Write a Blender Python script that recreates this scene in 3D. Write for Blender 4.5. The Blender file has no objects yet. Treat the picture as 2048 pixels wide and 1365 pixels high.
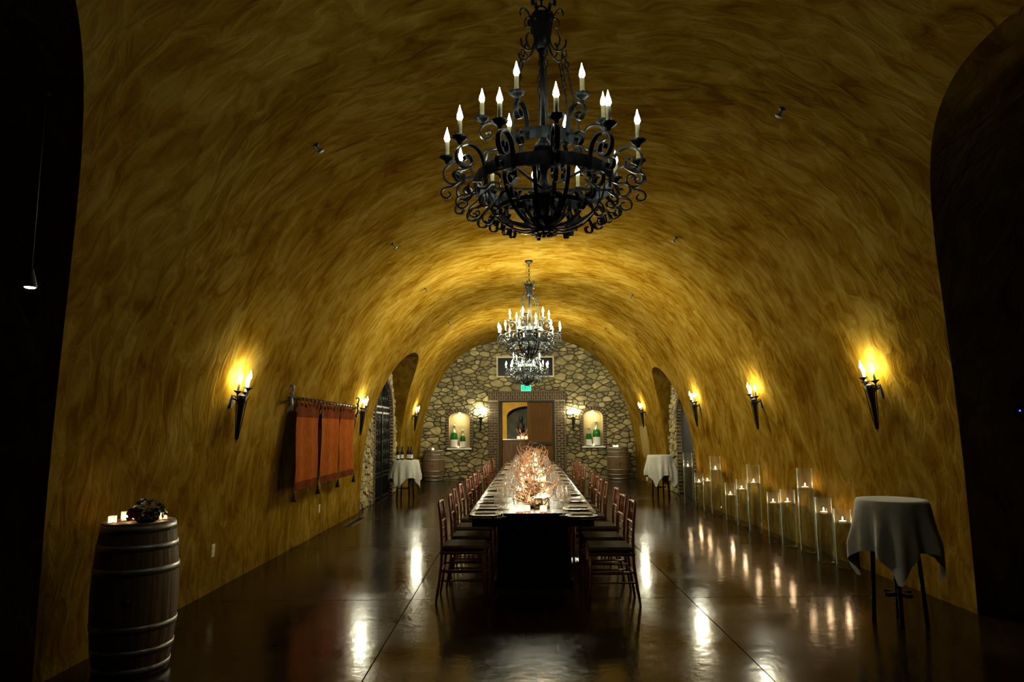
import bpy, math, random
from mathutils import Vector, Matrix

random.seed(7)
sc = bpy.context.scene
C = sc.collection
PI = math.pi

# ---------------------------------------------------------------- camera
CAM = Vector((0.0, 0.0, 1.585))
F_PX, W_PX, H_PX = 1365.0, 2048.0, 1365.0
VPX, VPY, LEAN = 1028.0, 858.0, 0.009        # where the hall's axis vanishes, and a slight roll
Yc = Vector((VPX - W_PX / 2, -(VPY - H_PX / 2), -F_PX)).normalized()
Zc = Vector((-LEAN, 1.0, 0.0)); Zc = (Zc - Yc * Zc.dot(Yc)).normalized()
Xc = Yc.cross(Zc)
cam = bpy.data.objects.new('camera', bpy.data.cameras.new('camera'))
R3 = Matrix(((Xc.x, Xc.y, Xc.z), (Yc.x, Yc.y, Yc.z), (Zc.x, Zc.y, Zc.z)))
M4 = R3.to_4x4(); M4.translation = CAM
cam.matrix_world = M4
cam.data.sensor_width = 36.0
cam.data.lens = F_PX / W_PX * 36.0
cam.data.clip_start = 0.05
C.objects.link(cam)
sc.camera = cam

# ---------------------------------------------------------------- world, exposure, sampling
w = bpy.data.worlds.new('night'); sc.world = w; w.use_nodes = True
w.node_tree.nodes['Background'].inputs[0].default_value = (0.0, 0.0, 0.0, 1)
sc.view_settings.view_transform = 'Standard'
sc.view_settings.look = 'None'
sc.view_settings.gamma = 1.0
sc.view_settings.use_curve_mapping = False
sc.view_settings.exposure = -0.12
cy = sc.cycles
cy.use_denoising = True
cy.use_adaptive_sampling = True
cy.adaptive_threshold = 0.06
cy.adaptive_min_samples = 12
cy.use_light_tree = True
cy.caustics_reflective = False
cy.caustics_refractive = False
cy.max_bounces = 7
cy.diffuse_bounces = 1
cy.glossy_bounces = 3
cy.transmission_bounces = 6
cy.transparent_max_bounces = 32
cy.sample_clamp_indirect = 6.0
L_BULB, L_NEAR, L_SCONCE, L_FLAME, L_WALL_FLAME, L_NICHE = 1400.0, 55.0, 700.0, 1300.0, 400.0, 420.0

# ---------------------------------------------------------------- helpers
def ray(px, py):
    d = Vector(((px - W_PX / 2), -(py - H_PX / 2), -F_PX))
    return (R3 @ d).normalized()

def at(px, py, X=None, Y=None, Z=None):
    d = ray(px, py)
    if X is not None: t = (X - CAM.x) / d.x
    elif Y is not None: t = (Y - CAM.y) / d.y
    else: t = (Z - CAM.z) / d.z
    return CAM + d * t

class MB:
    """collects geometry for one mesh"""
    def __init__(self): self.v = []; self.f = []; self.s = []
    def add(self, vs, fs, smooth=False):
        o = len(self.v); self.v += [tuple(p) for p in vs]
        self.f += [tuple(i + o for i in f) for f in fs]; self.s += [smooth] * len(fs)
        return self
    def box(self, x0, x1, y0, y1, z0, z1, rot=None):
        vs = [Vector((x, y, z)) for z in (z0, z1) for y in (y0, y1) for x in (x0, x1)]
        if rot is not None:
            c = Vector(((x0 + x1) / 2, (y0 + y1) / 2, (z0 + z1) / 2)); vs = [c + rot @ (p - c) for p in vs]
        return self.add(vs, [(0, 2, 3, 1), (4, 5, 7, 6), (0, 1, 5, 4), (2, 6, 7, 3), (0, 4, 6, 2), (1, 3, 7, 5)])
    def bbox(self, x0, x1, y0, y1, z0, z1, b):
        """box with its top and bottom edges chamfered by b"""
        vs = []
        for z, i in ((z0, b), (z0 + b, 0), (z1 - b, 0), (z1, b)):
            vs += [(x0 + i, y0 + i, z), (x1 - i, y0 + i, z), (x1 - i, y1 - i, z), (x0 + i, y1 - i, z)]
        fs = [(3, 2, 1, 0), (12, 13, 14, 15)]
        for k in range(3):
            for j in range(4):
                a, c = 4 * k + j, 4 * k + (j + 1) % 4
                fs.append((a, c, c + 4, a + 4))
        return self.add(vs, fs)
    def lathe(self, prof, n=12, c=(0, 0, 0), cap=True, smooth=True):
        vs, fs = [], []
        for r, z in prof:
            for k in range(n):
                a = 2 * PI * k / n
                vs.append((c[0] + r * math.cos(a), c[1] + r * math.sin(a), c[2] + z))
        for i in range(len(prof) - 1):
            for k in range(n):
                k2 = (k + 1) % n
                fs.append((i * n + k, i * n + k2, (i + 1) * n + k2, (i + 1) * n + k))
        self.add(vs, fs, smooth)
        if cap:
            o = len(self.v) - len(vs)
            if prof[0][0] > 1e-5: self.f.append(tuple(o + k for k in reversed(range(n)))); self.s.append(False)
            if prof[-1][0] > 1e-5: self.f.append(tuple(o + (len(prof) - 1) * n + k for k in range(n))); self.s.append(False)
        return self
    def tube(self, pts, r, n=6, closed=False, smooth=True):
        pts = [Vector(p) for p in pts]; m = len(pts)
        rs = r if isinstance(r, (list, tuple)) else [r] * m
        vs, fs = [], []
        prev = None
        for i in range(m):
            if closed: t = pts[(i + 1) % m] - pts[i - 1]
            else: t = pts[min(i + 1, m - 1)] - pts[max(i - 1, 0)]
            t.normalize()
            if prev is None:
                a = Vector((0, 0, 1)) if abs(t.z) < 0.9 else Vector((1, 0, 0))
                u = t.cross(a).normalized()
            else:
                u = (prev - t * prev.dot(t)); u = u.normalized() if u.length > 1e-6 else t.orthogonal().normalized()
            prev = u; v = t.cross(u)
            for k in range(n):
                a = 2 * PI * k / n
                vs.append(pts[i] + (u * math.cos(a) + v * math.sin(a)) * rs[i])
        for i in range(m if closed else m - 1):
            j = (i + 1) % m
            for k in range(n):
                k2 = (k + 1) % n
                fs.append((i * n + k, i * n + k2, j * n + k2, j * n + k))
        if not closed:
            fs.append(tuple(reversed(range(n)))); fs.append(tuple((m - 1) * n + k for k in range(n)))
        return self.add(vs, fs, smooth)
    def ribbon(self, pts, w, t):
        """flat bar along a polyline of (x, z), w wide across y, t thick in the plane"""
        P = [Vector((p[0], p[1])) for p in pts]; m = len(P); vs, fs = [], []
        for i in range(m):
            d = P[min(i + 1, m - 1)] - P[max(i - 1, 0)]; d.normalize(); nn = Vector((-d.y, d.x)) * t / 2
            for s, q in ((1, 1), (1, -1), (-1, -1), (-1, 1)):
                p = P[i] + nn * s
                vs.append((p.x, q * w / 2, p.y))
        for i in range(m - 1):
            for k in range(4):
                k2 = (k + 1) % 4
                fs.append((i * 4 + k, i * 4 + k2, i * 4 + 4 + k2, i * 4 + 4 + k))
        fs.append((3, 2, 1, 0)); fs.append(tuple((m - 1) * 4 + k for k in range(4)))
        return self.add(vs, fs)
    def mesh(self, name):
        me = bpy.data.meshes.new(name); me.from_pydata(self.v, [], self.f)
        me.polygons.foreach_set('use_smooth', self.s); me.update()
        return me

def obj(name, mb, mat=None, parent=None, loc=(0, 0, 0), rot=(0, 0, 0)):
    me = mb.mesh(name) if isinstance(mb, MB) else mb
    o = bpy.data.objects.new(name, me)
    if mat is not None and len(me.materials) == 0: me.materials.append(mat)
    o.location = loc; o.rotation_euler = rot
    o.parent = parent
    C.objects.link(o)
    return o

def tag(o, label, cat, group=None):
    o['label'] = label; o['category'] = cat
    if group: o['group'] = group
    return o

def thing(name, label, cat, loc=(0, 0, 0), rz=0.0, group=None, rot=None):
    o = bpy.data.objects.new(name, None)
    o.empty_display_size = 0.1
    o.location = loc; o.rotation_euler = rot if rot else (0, 0, rz)
    C.objects.link(o)
    return tag(o, label, cat, group)

def struct(o, label=None):
    o['kind'] = 'structure'
    if label: o['label'] = label
    return o

def copy_tree(o, parent=None):
    c = o.copy(); C.objects.link(c); c.parent = parent
    for ch in o.children: copy_tree(ch, c)
    return c

def dup(root, label, loc, rz=0.0, rot=None, scale=None, group=None):
    c = copy_tree(root)
    c.location = loc; c.rotation_euler = rot if rot else (0, 0, rz)
    if scale: c.scale = (scale,) * 3
    c['label'] = label
    if group: c['group'] = group
    return c

ORD = ['first', 'second', 'third', 'fourth', 'fifth', 'sixth', 'seventh', 'eighth', 'ninth', 'tenth', 'eleventh', 'twelfth',
       'thirteenth', 'fourteenth', 'fifteenth', 'sixteenth', 'seventeenth', 'eighteenth', 'nineteenth', 'twentieth']

def arc(cx, cz, r, a0, a1, n, r1=None):
    r1 = r if r1 is None else r1
    return [(cx + (r + (r1 - r) * i / n) * math.cos(math.radians(a0 + (a1 - a0) * i / n)),
             cz + (r + (r1 - r) * i / n) * math.sin(math.radians(a0 + (a1 - a0) * i / n))) for i in range(n + 1)]

def smooth2(pts, it=2):
    for _ in range(it):
        q = [pts[0]]
        for a, b in zip(pts, pts[1:]):
            q.append(tuple(a[k] * .75 + b[k] * .25 for k in range(len(a)))); q.append(tuple(a[k] * .25 + b[k] * .75 for k in range(len(a))))
        q.append(pts[-1]); pts = q
    return pts

# ---------------------------------------------------------------- materials
def new_mat(name):
    m = bpy.data.materials.new(name); m.use_nodes = True
    nt = m.node_tree; b = nt.nodes['Principled BSDF']
    return m, nt, b

def pbr(name, col, rough=0.5, metal=0.0, var=0.0, scale=8.0, bump=0.0, stretch=(1, 1, 1), spec=None, objvar=0.0, rvar=0.0):
    m, nt, b = new_mat(name)
    b.inputs['Base Color'].default_value = (*col, 1); b.inputs['Roughness'].default_value = rough
    b.inputs['Metallic'].default_value = metal
    if spec is not None: b.inputs['Specular IOR Level'].default_value = spec
    N = nt.nodes.new; L = nt.links.new
    if var or bump or rvar:
        tc = N('ShaderNodeTexCoord'); mp = N('ShaderNodeMapping'); mp.inputs['Scale'].default_value = stretch
        no = N('ShaderNodeTexNoise'); no.inputs['Scale'].default_value = scale; no.inputs['Detail'].default_value = 3
        L(tc.outputs['Object'], mp.inputs['Vector']); L(mp.outputs[0], no.inputs['Vector'])
        if var:
            rp = N('ShaderNodeValToRGB')
            rp.color_ramp.elements[0].position = 0.3; rp.color_ramp.elements[1].position = 0.7
            rp.color_ramp.elements[0].color = (*[c * (1 - var) for c in col], 1)
            rp.color_ramp.elements[1].color = (*[min(1, c * (1 + var)) for c in col], 1)
            L(no.outputs['Fac'], rp.inputs[0]); last = rp.outputs[0]
            if objvar:
                oi = N('ShaderNodeObjectInfo'); mr = N('ShaderNodeMapRange'); hs = N('ShaderNodeHueSaturation')
                mr.inputs['To Min'].default_value = 1 - objvar; mr.inputs['To Max'].default_value = 1 + objvar
                L(oi.outputs['Random'], mr.inputs['Value']); L(mr.outputs[0], hs.inputs['Value']); L(last, hs.inputs['Color']); last = hs.outputs[0]
            L(last, b.inputs['Base Color'])
        if rvar:
            mr = N('ShaderNodeMapRange'); mr.inputs['From Min'].default_value = .3; mr.inputs['From Max'].default_value = .7
            mr.inputs['To Min'].default_value = max(0, rough - rvar); mr.inputs['To Max'].default_value = rough + rvar
            L(no.outputs['Fac'], mr.inputs['Value']); L(mr.outputs[0], b.inputs['Roughness'])
        if bump:
            bp = N('ShaderNodeBump'); bp.inputs['Strength'].default_value = 1.0; bp.inputs['Distance'].default_value = bump
            L(no.outputs['Fac'], bp.inputs['Height']); L(bp.outputs[0], b.inputs['Normal'])
    return m

def emit(name, col, strength):
    m, nt, b = new_mat(name)
    b.inputs['Base Color'].default_value = (*[min(1, c) for c in col], 1)
    b.inputs['Emission Color'].default_value = (*col, 1); b.inputs['Emission Strength'].default_value = strength
    return m

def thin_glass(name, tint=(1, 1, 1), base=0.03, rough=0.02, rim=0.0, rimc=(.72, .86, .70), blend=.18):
    """clear thin-walled glass: see-through, reflecting more towards the rims, where a pale translucent mix imitates edge glow"""
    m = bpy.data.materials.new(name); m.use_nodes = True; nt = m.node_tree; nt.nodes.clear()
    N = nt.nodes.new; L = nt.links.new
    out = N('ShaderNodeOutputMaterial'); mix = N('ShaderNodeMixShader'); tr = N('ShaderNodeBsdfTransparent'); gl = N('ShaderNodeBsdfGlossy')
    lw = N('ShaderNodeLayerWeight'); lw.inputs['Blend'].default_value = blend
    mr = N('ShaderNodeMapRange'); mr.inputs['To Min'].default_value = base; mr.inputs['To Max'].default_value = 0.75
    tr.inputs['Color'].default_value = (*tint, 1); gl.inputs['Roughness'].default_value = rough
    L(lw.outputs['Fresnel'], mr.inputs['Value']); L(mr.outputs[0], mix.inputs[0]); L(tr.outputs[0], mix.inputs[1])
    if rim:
        tl = N('ShaderNodeBsdfTranslucent'); tl.inputs['Color'].default_value = (*rimc, 1)  # pale rim colour stands in for bright highlights along the glass edges
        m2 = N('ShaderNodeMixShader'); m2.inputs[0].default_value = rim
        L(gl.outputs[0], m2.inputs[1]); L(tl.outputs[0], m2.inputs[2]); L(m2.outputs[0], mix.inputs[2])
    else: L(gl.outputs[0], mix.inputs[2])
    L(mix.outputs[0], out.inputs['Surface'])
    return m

def plaster_mat(name, dark, mid, light):
    m, nt, b = new_mat(name); N = nt.nodes.new; L = nt.links.new
    b.inputs['Roughness'].default_value = 0.95; b.inputs['Specular IOR Level'].default_value = 0.0
    tc = N('ShaderNodeTexCoord'); src = tc.outputs['UV']
    big = N('ShaderNodeTexNoise'); big.noise_dimensions = '2D'; big.inputs['Scale'].default_value = 0.7; big.inputs['Detail'].default_value = 1
    L(src, big.inputs['Vector'])
    wv = N('ShaderNodeVectorMath'); wv.operation = 'SCALE'; wv.inputs['Scale'].default_value = 0.45      # swing of the trowel strokes
    L(big.outputs['Color'], wv.inputs[0])
    ad = N('ShaderNodeVectorMath'); ad.operation = 'ADD'; L(src, ad.inputs[0]); L(wv.outputs[0], ad.inputs[1])
    mp = N('ShaderNodeMapping'); mp.inputs['Scale'].default_value = (2.5, 5.0, 1.0); L(ad.outputs[0], mp.inputs['Vector'])
    st = N('ShaderNodeTexNoise'); st.noise_dimensions = '2D'; st.inputs['Scale'].default_value = 1.5; st.inputs['Detail'].default_value = 5
    st.inputs['Roughness'].default_value = 0.56; st.inputs['Distortion'].default_value = 0.5
    L(mp.outputs[0], st.inputs['Vector'])
    blot = N('ShaderNodeTexNoise'); blot.noise_dimensions = '2D'; blot.inputs['Scale'].default_value = 1.5; blot.inputs['Detail'].default_value = 4
    L(ad.outputs[0], blot.inputs['Vector'])
    mx = N('ShaderNodeMix'); mx.data_type = 'FLOAT'; mx.inputs[0].default_value = 0.45
    L(st.outputs['Fac'], mx.inputs[2]); L(blot.outputs['Fac'], mx.inputs[3])
    rp = N('ShaderNodeValToRGB'); e = rp.color_ramp.elements
    e[0].position = 0.34; e[0].color = (*dark, 1); e[1].position = 0.64; e[1].color = (*light, 1)
    k = e.new(0.47); k.color = (*mid, 1)
    L(mx.outputs[0], rp.inputs[0]); L(rp.outputs[0], b.inputs['Base Color'])
    bp = N('ShaderNodeBump'); bp.inputs['Strength'].default_value = 0.8; bp.inputs['Distance'].default_value = 0.020
    L(st.outputs['Fac'], bp.inputs['Height']); L(bp.outputs[0], b.inputs['Normal'])
    return m

M = {}
M['plaster'] = plaster_mat('mustard trowelled plaster', (0.110, 0.050, 0.0030), (0.175, 0.096, 0.0075), (0.255, 0.162, 0.026))
M['plaster_pale'] = pbr('pale niche plaster', (0.62, 0.50, 0.22), 0.7, var=.15, scale=5, bump=.004)
M['plaster_bar'] = pbr('yellow bar plaster', (0.72, 0.42, 0.03), 0.7, var=.12, scale=4, bump=.004)
M['stone'] = pbr('buff field stone', (0.285, 0.232, 0.105), 0.85, var=.35, scale=6, bump=.02, objvar=.45)
M['mortar'] = pbr('dark mortar', (0.055, 0.045, 0.024), 0.95, var=.2, scale=20, bump=.004)  # dark grout colour between the stones, also on the lobby walls
M['brick'] = pbr('brown brick', (0.065, 0.036, 0.016), 0.85, var=.3, scale=18, bump=.004, objvar=.3)
M['brick_mortar'] = pbr('pale brick mortar', (0.38, 0.31, 0.18), 0.95, var=.15, scale=30, bump=.002)
M['iron'] = pbr('black wrought iron', (0.011, 0.013, 0.014), 0.40, 0.3, spec=.4, rvar=.1, scale=30, bump=.001)
M['iron_dull'] = pbr('dull black iron', (0.012, 0.011, 0.010), 0.5, 0.4, rvar=.1, scale=30)
M['sleeve'] = pbr('ivory candle sleeve', (0.50, 0.40, 0.20), 0.6, var=.2, scale=40, bump=.002)
M['bulb'] = emit('lit flame bulb', (1.0, 0.99, 0.70), L_BULB)
M['bulb_near'] = emit('dimmed flame bulb', (0.88, 1.0, 0.88), L_NEAR)
M['bulb_sconce'] = emit('lit sconce bulb', (1.0, 0.95, 0.68), L_SCONCE)
M['flame'] = emit('candle flame', (1.0, 0.74, 0.48), L_FLAME)
M['flame_low'] = emit('low candle flame', (1.0, 0.66, 0.36), L_WALL_FLAME)
M['wax'] = pbr('cream wax', (0.85, 0.66, 0.42), 0.5)
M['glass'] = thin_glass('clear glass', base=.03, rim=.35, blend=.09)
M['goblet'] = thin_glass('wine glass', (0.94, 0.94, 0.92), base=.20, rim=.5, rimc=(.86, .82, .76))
M['frost'] = pbr('frosted votive glass', (0.85, 0.74, 0.62), 0.4)
M['dark_wood'] = pbr('very dark table wood', (0.020, 0.012, 0.008), 0.22, var=.4, scale=3, stretch=(8, .6, 8), bump=.0015)
M['chair_wood'] = pbr('mahogany chair wood', (0.25, 0.085, 0.034), 0.30, var=.3, scale=6, stretch=(4, 4, 1))
M['cushion'] = pbr('dark olive cushion', (0.085, 0.060, 0.030), 0.95, spec=.05, var=.2, scale=20, bump=.003)
M['oak'] = pbr('aged oak stave', (0.14, 0.078, 0.030), 0.6, var=.35, scale=4, stretch=(8, 8, 1), bump=.003, objvar=.25)
M['hoop'] = pbr('galvanised hoop', (0.33, 0.33, 0.31), 0.42, 0.9, rvar=.12, scale=12)
M['linen'] = pbr('white table linen', (0.56, 0.56, 0.51), 0.95, spec=.05, var=.06, scale=30, bump=.002)
M['napkin'] = pbr('taupe napkin', (0.60, 0.51, 0.40), 0.85, var=.15, scale=30, bump=.003)
M['china'] = pbr('bronze charger', (0.14, 0.085, 0.04), 0.22, 0.5)
M['silver'] = pbr('polished flatware', (0.75, 0.72, 0.66), 0.15, 1.0)
M['branch'] = pbr('copper gilded branch', (0.66, 0.38, 0.22), 0.45, 0.1, var=.25, scale=20, bump=.003)
M['door_wood'] = pbr('brown plank door', (0.125, 0.054, 0.007), 0.7, spec=.2, var=.35, scale=3, stretch=(10, 10, .8), bump=.003, objvar=.12)
M['bar_wood'] = pbr('bar front wood', (0.24, 0.10, 0.025), 0.5, var=.3, scale=3, stretch=(8, 8, .8), bump=.002)
M['counter'] = pbr('pale bar top', (0.55, 0.44, 0.26), 0.25, var=.15, scale=8)
M['black'] = pbr('matt black', (0.006, 0.006, 0.006), 0.6)
M['screen'] = pbr('black glass screen', (0.003, 0.003, 0.004), 0.35, spec=.1)
M['pale_frame'] = pbr('pale picture frame', (0.48, 0.42, 0.24), 0.5)
M['rust'] = pbr('rust damask', (0.26, 0.062, 0.006), 0.95, spec=.03, var=.35, scale=16, stretch=(1, 3, .5), bump=.004)
M['rust_dark'] = pbr('dark rust border', (0.11, 0.024, 0.004), 0.95, spec=.03, var=.3, scale=14, bump=.003)
M['tassel'] = pbr('black tassel', (0.02, 0.012, 0.008), 0.9)
M['champagne'] = pbr('green bottle glass', (0.010, 0.15, 0.018), 0.12)
M['wine'] = pbr('black wine bottle glass', (0.008, 0.010, 0.008), 0.12)
M['label'] = pbr('white paper label', (0.78, 0.76, 0.70), 0.7)
M['foil'] = pbr('pale gold foil', (0.70, 0.66, 0.52), 0.3, 0.6)
M['green_sign'] = emit('green lit sign', (0.0, 1.0, 0.55), 0.85)
M['sign_letter'] = pbr('dark sign letters', (0.002, 0.02, 0.012), 0.6)
M['sign_case'] = pbr('grey sign case', (0.42, 0.36, 0.30), 0.5)
M['leaf'] = pbr('dark green leaf', (0.012, 0.028, 0.010), 0.5, var=.3, scale=20)
M['petal'] = pbr('dusky pink petal', (0.42, 0.07, 0.10), 0.6, var=.2, scale=20)
M['plate'] = pbr('ivory cover plate', (0.60, 0.52, 0.30), 0.45)
M['panel'] = pbr('painted metal panel', (0.36, 0.25, 0.05), 0.5)
M['brass'] = pbr('vent bronze', (0.30, 0.22, 0.13), 0.35, 0.8)
M['red_bulb'] = pbr('red sprinkler bulb', (0.6, 0.06, 0.02), 0.2)
M['led'] = emit('blue indicator', (0.05, 0.08, 1.0), 6.0)
M['cool_lamp'] = emit('cool white lamp face', (0.75, 0.87, 1.0), 9.0)
M['warm_lamp'] = emit('warm lamp face', (1.0, 0.86, 0.62), L_NICHE)
M['bar_lamp'] = emit('bar lamp face', (1.0, 0.88, 0.62), 240.0)

def floor_mat():
    m, nt, b = new_mat('polished stained concrete'); N = nt.nodes.new; L = nt.links.new
    tc = N('ShaderNodeTexCoord')
    a = N('ShaderNodeTexNoise'); a.inputs['Scale'].default_value = 0.9; a.inputs['Detail'].default_value = 4; a.inputs['Distortion'].default_value = .6
    f = N('ShaderNodeTexNoise'); f.inputs['Scale'].default_value = 9.0; f.inputs['Detail'].default_value = 3
    L(tc.outputs['Object'], a.inputs['Vector']); L(tc.outputs['Object'], f.inputs['Vector'])
    rp = N('ShaderNodeValToRGB'); e = rp.color_ramp.elements
    e[0].position = .32; e[0].color = (0.012, 0.0055, 0.002, 1); e[1].position = .68; e[1].color = (0.034, 0.018, 0.007, 1)
    L(a.outputs['Fac'], rp.inputs[0]); L(rp.outputs[0], b.inputs['Base Color'])
    mr = N('ShaderNodeMapRange'); mr.inputs['From Min'].default_value = .3; mr.inputs['From Max'].default_value = .7
    mr.inputs['To Min'].default_value = .10; mr.inputs['To Max'].default_value = .22
    L(a.outputs['Fac'], mr.inputs['Value']); L(mr.outputs[0], b.inputs['Roughness'])
    bp = N('ShaderNodeBump'); bp.inputs['Distance'].default_value = .0022; bp.inputs['Strength'].default_value = .8
    L(f.outputs['Fac'], bp.inputs['Height']); L(bp.outputs[0], b.inputs['Normal'])
    b.inputs['Specular IOR Level'].default_value = .20
    return m
M['floor'] = floor_mat()
def water_mat():
    m = bpy.data.materials.new('water in glass'); m.use_nodes = True; nt = m.node_tree; nt.nodes.clear()
    o = nt.nodes.new('ShaderNodeOutputMaterial'); g = nt.nodes.new('ShaderNodeBsdfGlass')
    g.inputs['IOR'].default_value = 1.33; g.inputs['Roughness'].default_value = 0.0; g.inputs['Color'].default_value = (.96, .98, .95, 1)
    nt.links.new(g.outputs[0], o.inputs['Surface']); return m
M['glass_solid'] = water_mat()
M['water'] = thin_glass('still water', (0.86, 0.87, 0.80), base=.02)

# ================================================================ STRUCTURE
CX, HW, HT, NP = 0.43, 3.46, 4.54, 2.5       # vault: centre line, half width at floor, height, roundness
Y0, FY = -3.0, 22.1                          # ends of the hall
XL, XR = CX - HW - 0.07, CX + HW + 0.06      # planes of the stone walls in the side bays

def hw_at(z): return HW * (1 - min(1, max(0, z) / HT) ** NP) ** (1 / NP)
def vault(t):                                 # t: 0 right floor .. pi left floor
    c, s = math.cos(t), max(0.0, math.sin(t))
    return CX + HW * math.copysign(abs(c) ** (2 / NP), c), HT * s ** (2 / NP)
def t_of_z(z): return math.asin(min(1, (z / HT)) ** (NP / 2))
BAYL = (13.65, 18.1, 3.35)                    # side bays: from, to, height
BAYR = (14.75, 17.55, 3.0)
BAYL2 = (-0.6, 4.50, 3.80)                    # unlit side passages beside the camera, added to darken the frame edges
BAYR2 = (0.9, 6.00, 3.80)
ALLL, ALLR = (BAYL, BAYL2), (BAYR, BAYR2)
def bay_z(b, y):
    s = abs(y - (b[0] + b[1]) / 2) / ((b[1] - b[0]) / 2)
    return 0.0 if s >= 1 else b[2] * (1 - s ** 2.4) ** (1 / 2.4)

ys = [Y0 + i * (FY - Y0) / 150 for i in range(151)]
for b in (BAYL, BAYR, BAYL2, BAYR2):
    for i in range(0, 61):
        ys.append((b[0] + b[1]) / 2 - (b[1] - b[0]) / 2 * math.cos(PI * i / 60))
ys = sorted(set(round(y, 4) for y in ys))
NT = 88
def build_vault():
    # cumulative arc length for the plaster coordinates
    K = 400; al = [0.0]; p0 = vault(0)
    for i in range(1, K + 1):
        p = vault(PI * i / K); al.append(al[-1] + math.hypot(p[0] - p0[0], p[1] - p0[1])); p0 = p
    def arclen(t):
        f = t / PI * K; i = min(K - 1, int(f)); return al[i] + (al[i + 1] - al[i]) * (f - i)
    vs, uv, fs = [], [], []
    for y in ys:
        ta, tb = t_of_z(max(bay_z(b, y) for b in ALLR)), PI - t_of_z(max(bay_z(b, y) for b in ALLL))
        for k in range(NT + 1):
            t = ta + (tb - ta) * k / NT
            x, z = vault(t); vs.append((x, y, z)); uv.append((arclen(t), y))
    n = NT + 1
    for i in range(len(ys) - 1):
        for k in range(NT):
            fs.append((i * n + k, i * n + k + 1, (i + 1) * n + k + 1, (i + 1) * n + k))
    # soffits of the two cross vaults
    for b, xp, side in ((BAYL, XL - .02, -1), (BAYR, XR + .02, 1), (BAYL2, -7.5, -1), (BAYR2, 8.3, 1)):
        col = [y for y in ys if b[0] <= y <= b[1]]; o = len(vs); run = 0; last = None
        for y in col:
            z = bay_z(b, y); x = CX + side * hw_at(z)
            if last is not None: run += math.hypot(y - last[0], z - last[1])
            last = (y, z)
            for q in range(5):
                xx = x + (xp - x) * q / 4
                vs.append((xx, y, z)); uv.append((run + 3, xx + 40))
        for i in range(len(col) - 1):
            for q in range(4):
                f = (o + i * 5 + q, o + i * 5 + q + 1, o + i * 5 + 6 + q, o + i * 5 + 5 + q)
                fs.append(f if side > 0 else f[::-1])
    me = bpy.data.meshes.new('ceiling'); me.from_pydata(vs, [], fs)
    me.polygons.foreach_set('use_smooth', [True] * len(fs))
    ul = me.uv_layers.new(name='UVMap')
    for lp in me.loops: ul.data[lp.index].uv = uv[lp.vertex_index]
    me.update()
    return me
struct(obj('ceiling', build_vault(), M['plaster']), 'mustard trowelled plaster barrel vault with side bays')

# floor: slabs with open saw-cut joints over a dark bed
fl = struct(obj('floor', MB().box(-7.6, 8.4, Y0, 27.5, -0.20, -0.02), M['black']), 'dark polished stained concrete floor with saw-cut joints')
xs_ = [-7.6, -0.98, 1.62, 8.4]; yj = [Y0, 0.6, 3.95, 6.66, 9.6, 12.6, 15.6, 18.6, 22.1, 27.5]
for i in range(3):
    for j in range(len(yj) - 1):
        g = .004
        obj('floor_slab', MB().box(xs_[i] + g, xs_[i + 1] - g, yj[j] + g, yj[j + 1] - g, -0.02, 0.0), M['floor'], fl)

# ---- walls cut by openings: columns of quads in (u, v)
def wall_cells(u0, u1, v0, v1, holes):
    """holes: (ua, ub, low(u), high(u), n)"""
    us = {u0, u1}
    for (a, b, lo, hi, n) in holes:
        for i in range(n + 1): us.add(a + (b - a) * (1 - math.cos(PI * i / n)) / 2)
    us = sorted(us); cells = []
    for a, b in zip(us, us[1:]):
        if b - a < 1e-6: continue
        m = (a + b) / 2
        spans = sorted([(h[2], h[3]) for h in holes if h[0] - 1e-6 <= a and b <= h[1] + 1e-6], key=lambda s: s[0](m))
        la, lb = v0, v0
        for lo, hi in spans:
            if lo(m) > (la + lb) / 2 + 1e-5: cells.append(((a, la), (b, lb), (b, lo(b)), (a, lo(a))))
            la, lb = hi(a), hi(b)
        cells.append(((a, la), (b, lb), (b, v1), (a, v1)))
    return cells

def arch_fn(a, b, spring, top):
    def f(u):
        s = min(1, abs(u - (a + b) / 2) / ((b - a) / 2)); return spring + (top - spring) * math.sqrt(max(0, 1 - s * s))
    return f
def const(c): return lambda u: c
def arch_outline(a, b, base, spring, top, n=14):
    """points from the lower left up, round and down"""
    pts = [(a, base)]
    for i in range(n + 1):
        t = PI - PI * i / n
        pts.append(((a + b) / 2 + (b - a) / 2 * math.cos(t), spring + (top - spring) * math.sin(t)))
    pts.append((b, base)); return pts

# ---- stones: jittered cells, inset and domed, every stone its own piece
def clip(poly, p, n):
    """keep the side of the line through p where (q-p).n <= 0"""
    out = []
    for i in range(len(poly)):
        a, b = poly[i], poly[(i + 1) % len(poly)]
        da = (a[0] - p[0]) * n[0] + (a[1] - p[1]) * n[1]; db = (b[0] - p[0]) * n[0] + (b[1] - p[1]) * n[1]
        if da <= 0: out.append(a)
        if (da < 0 < db) or (db < 0 < da):
            t = da / (da - db); out.append((a[0] + (b[0] - a[0]) * t, a[1] + (b[1] - a[1]) * t))
    return out
def area(p): return abs(sum(p[i - 1][0] * p[i][1] - p[i][0] * p[i - 1][1] for i in range(len(p)))) / 2 if len(p) > 2 else 0
def inside(q, poly):                         # convex, counter-clockwise or clockwise
    s = [(poly[i][0] - poly[i - 1][0]) * (q[1] - poly[i - 1][1]) - (poly[i][1] - poly[i - 1][1]) * (q[0] - poly[i - 1][0]) for i in range(len(poly))]
    return all(x >= 0 for x in s) or all(x <= 0 for x in s)

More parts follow.
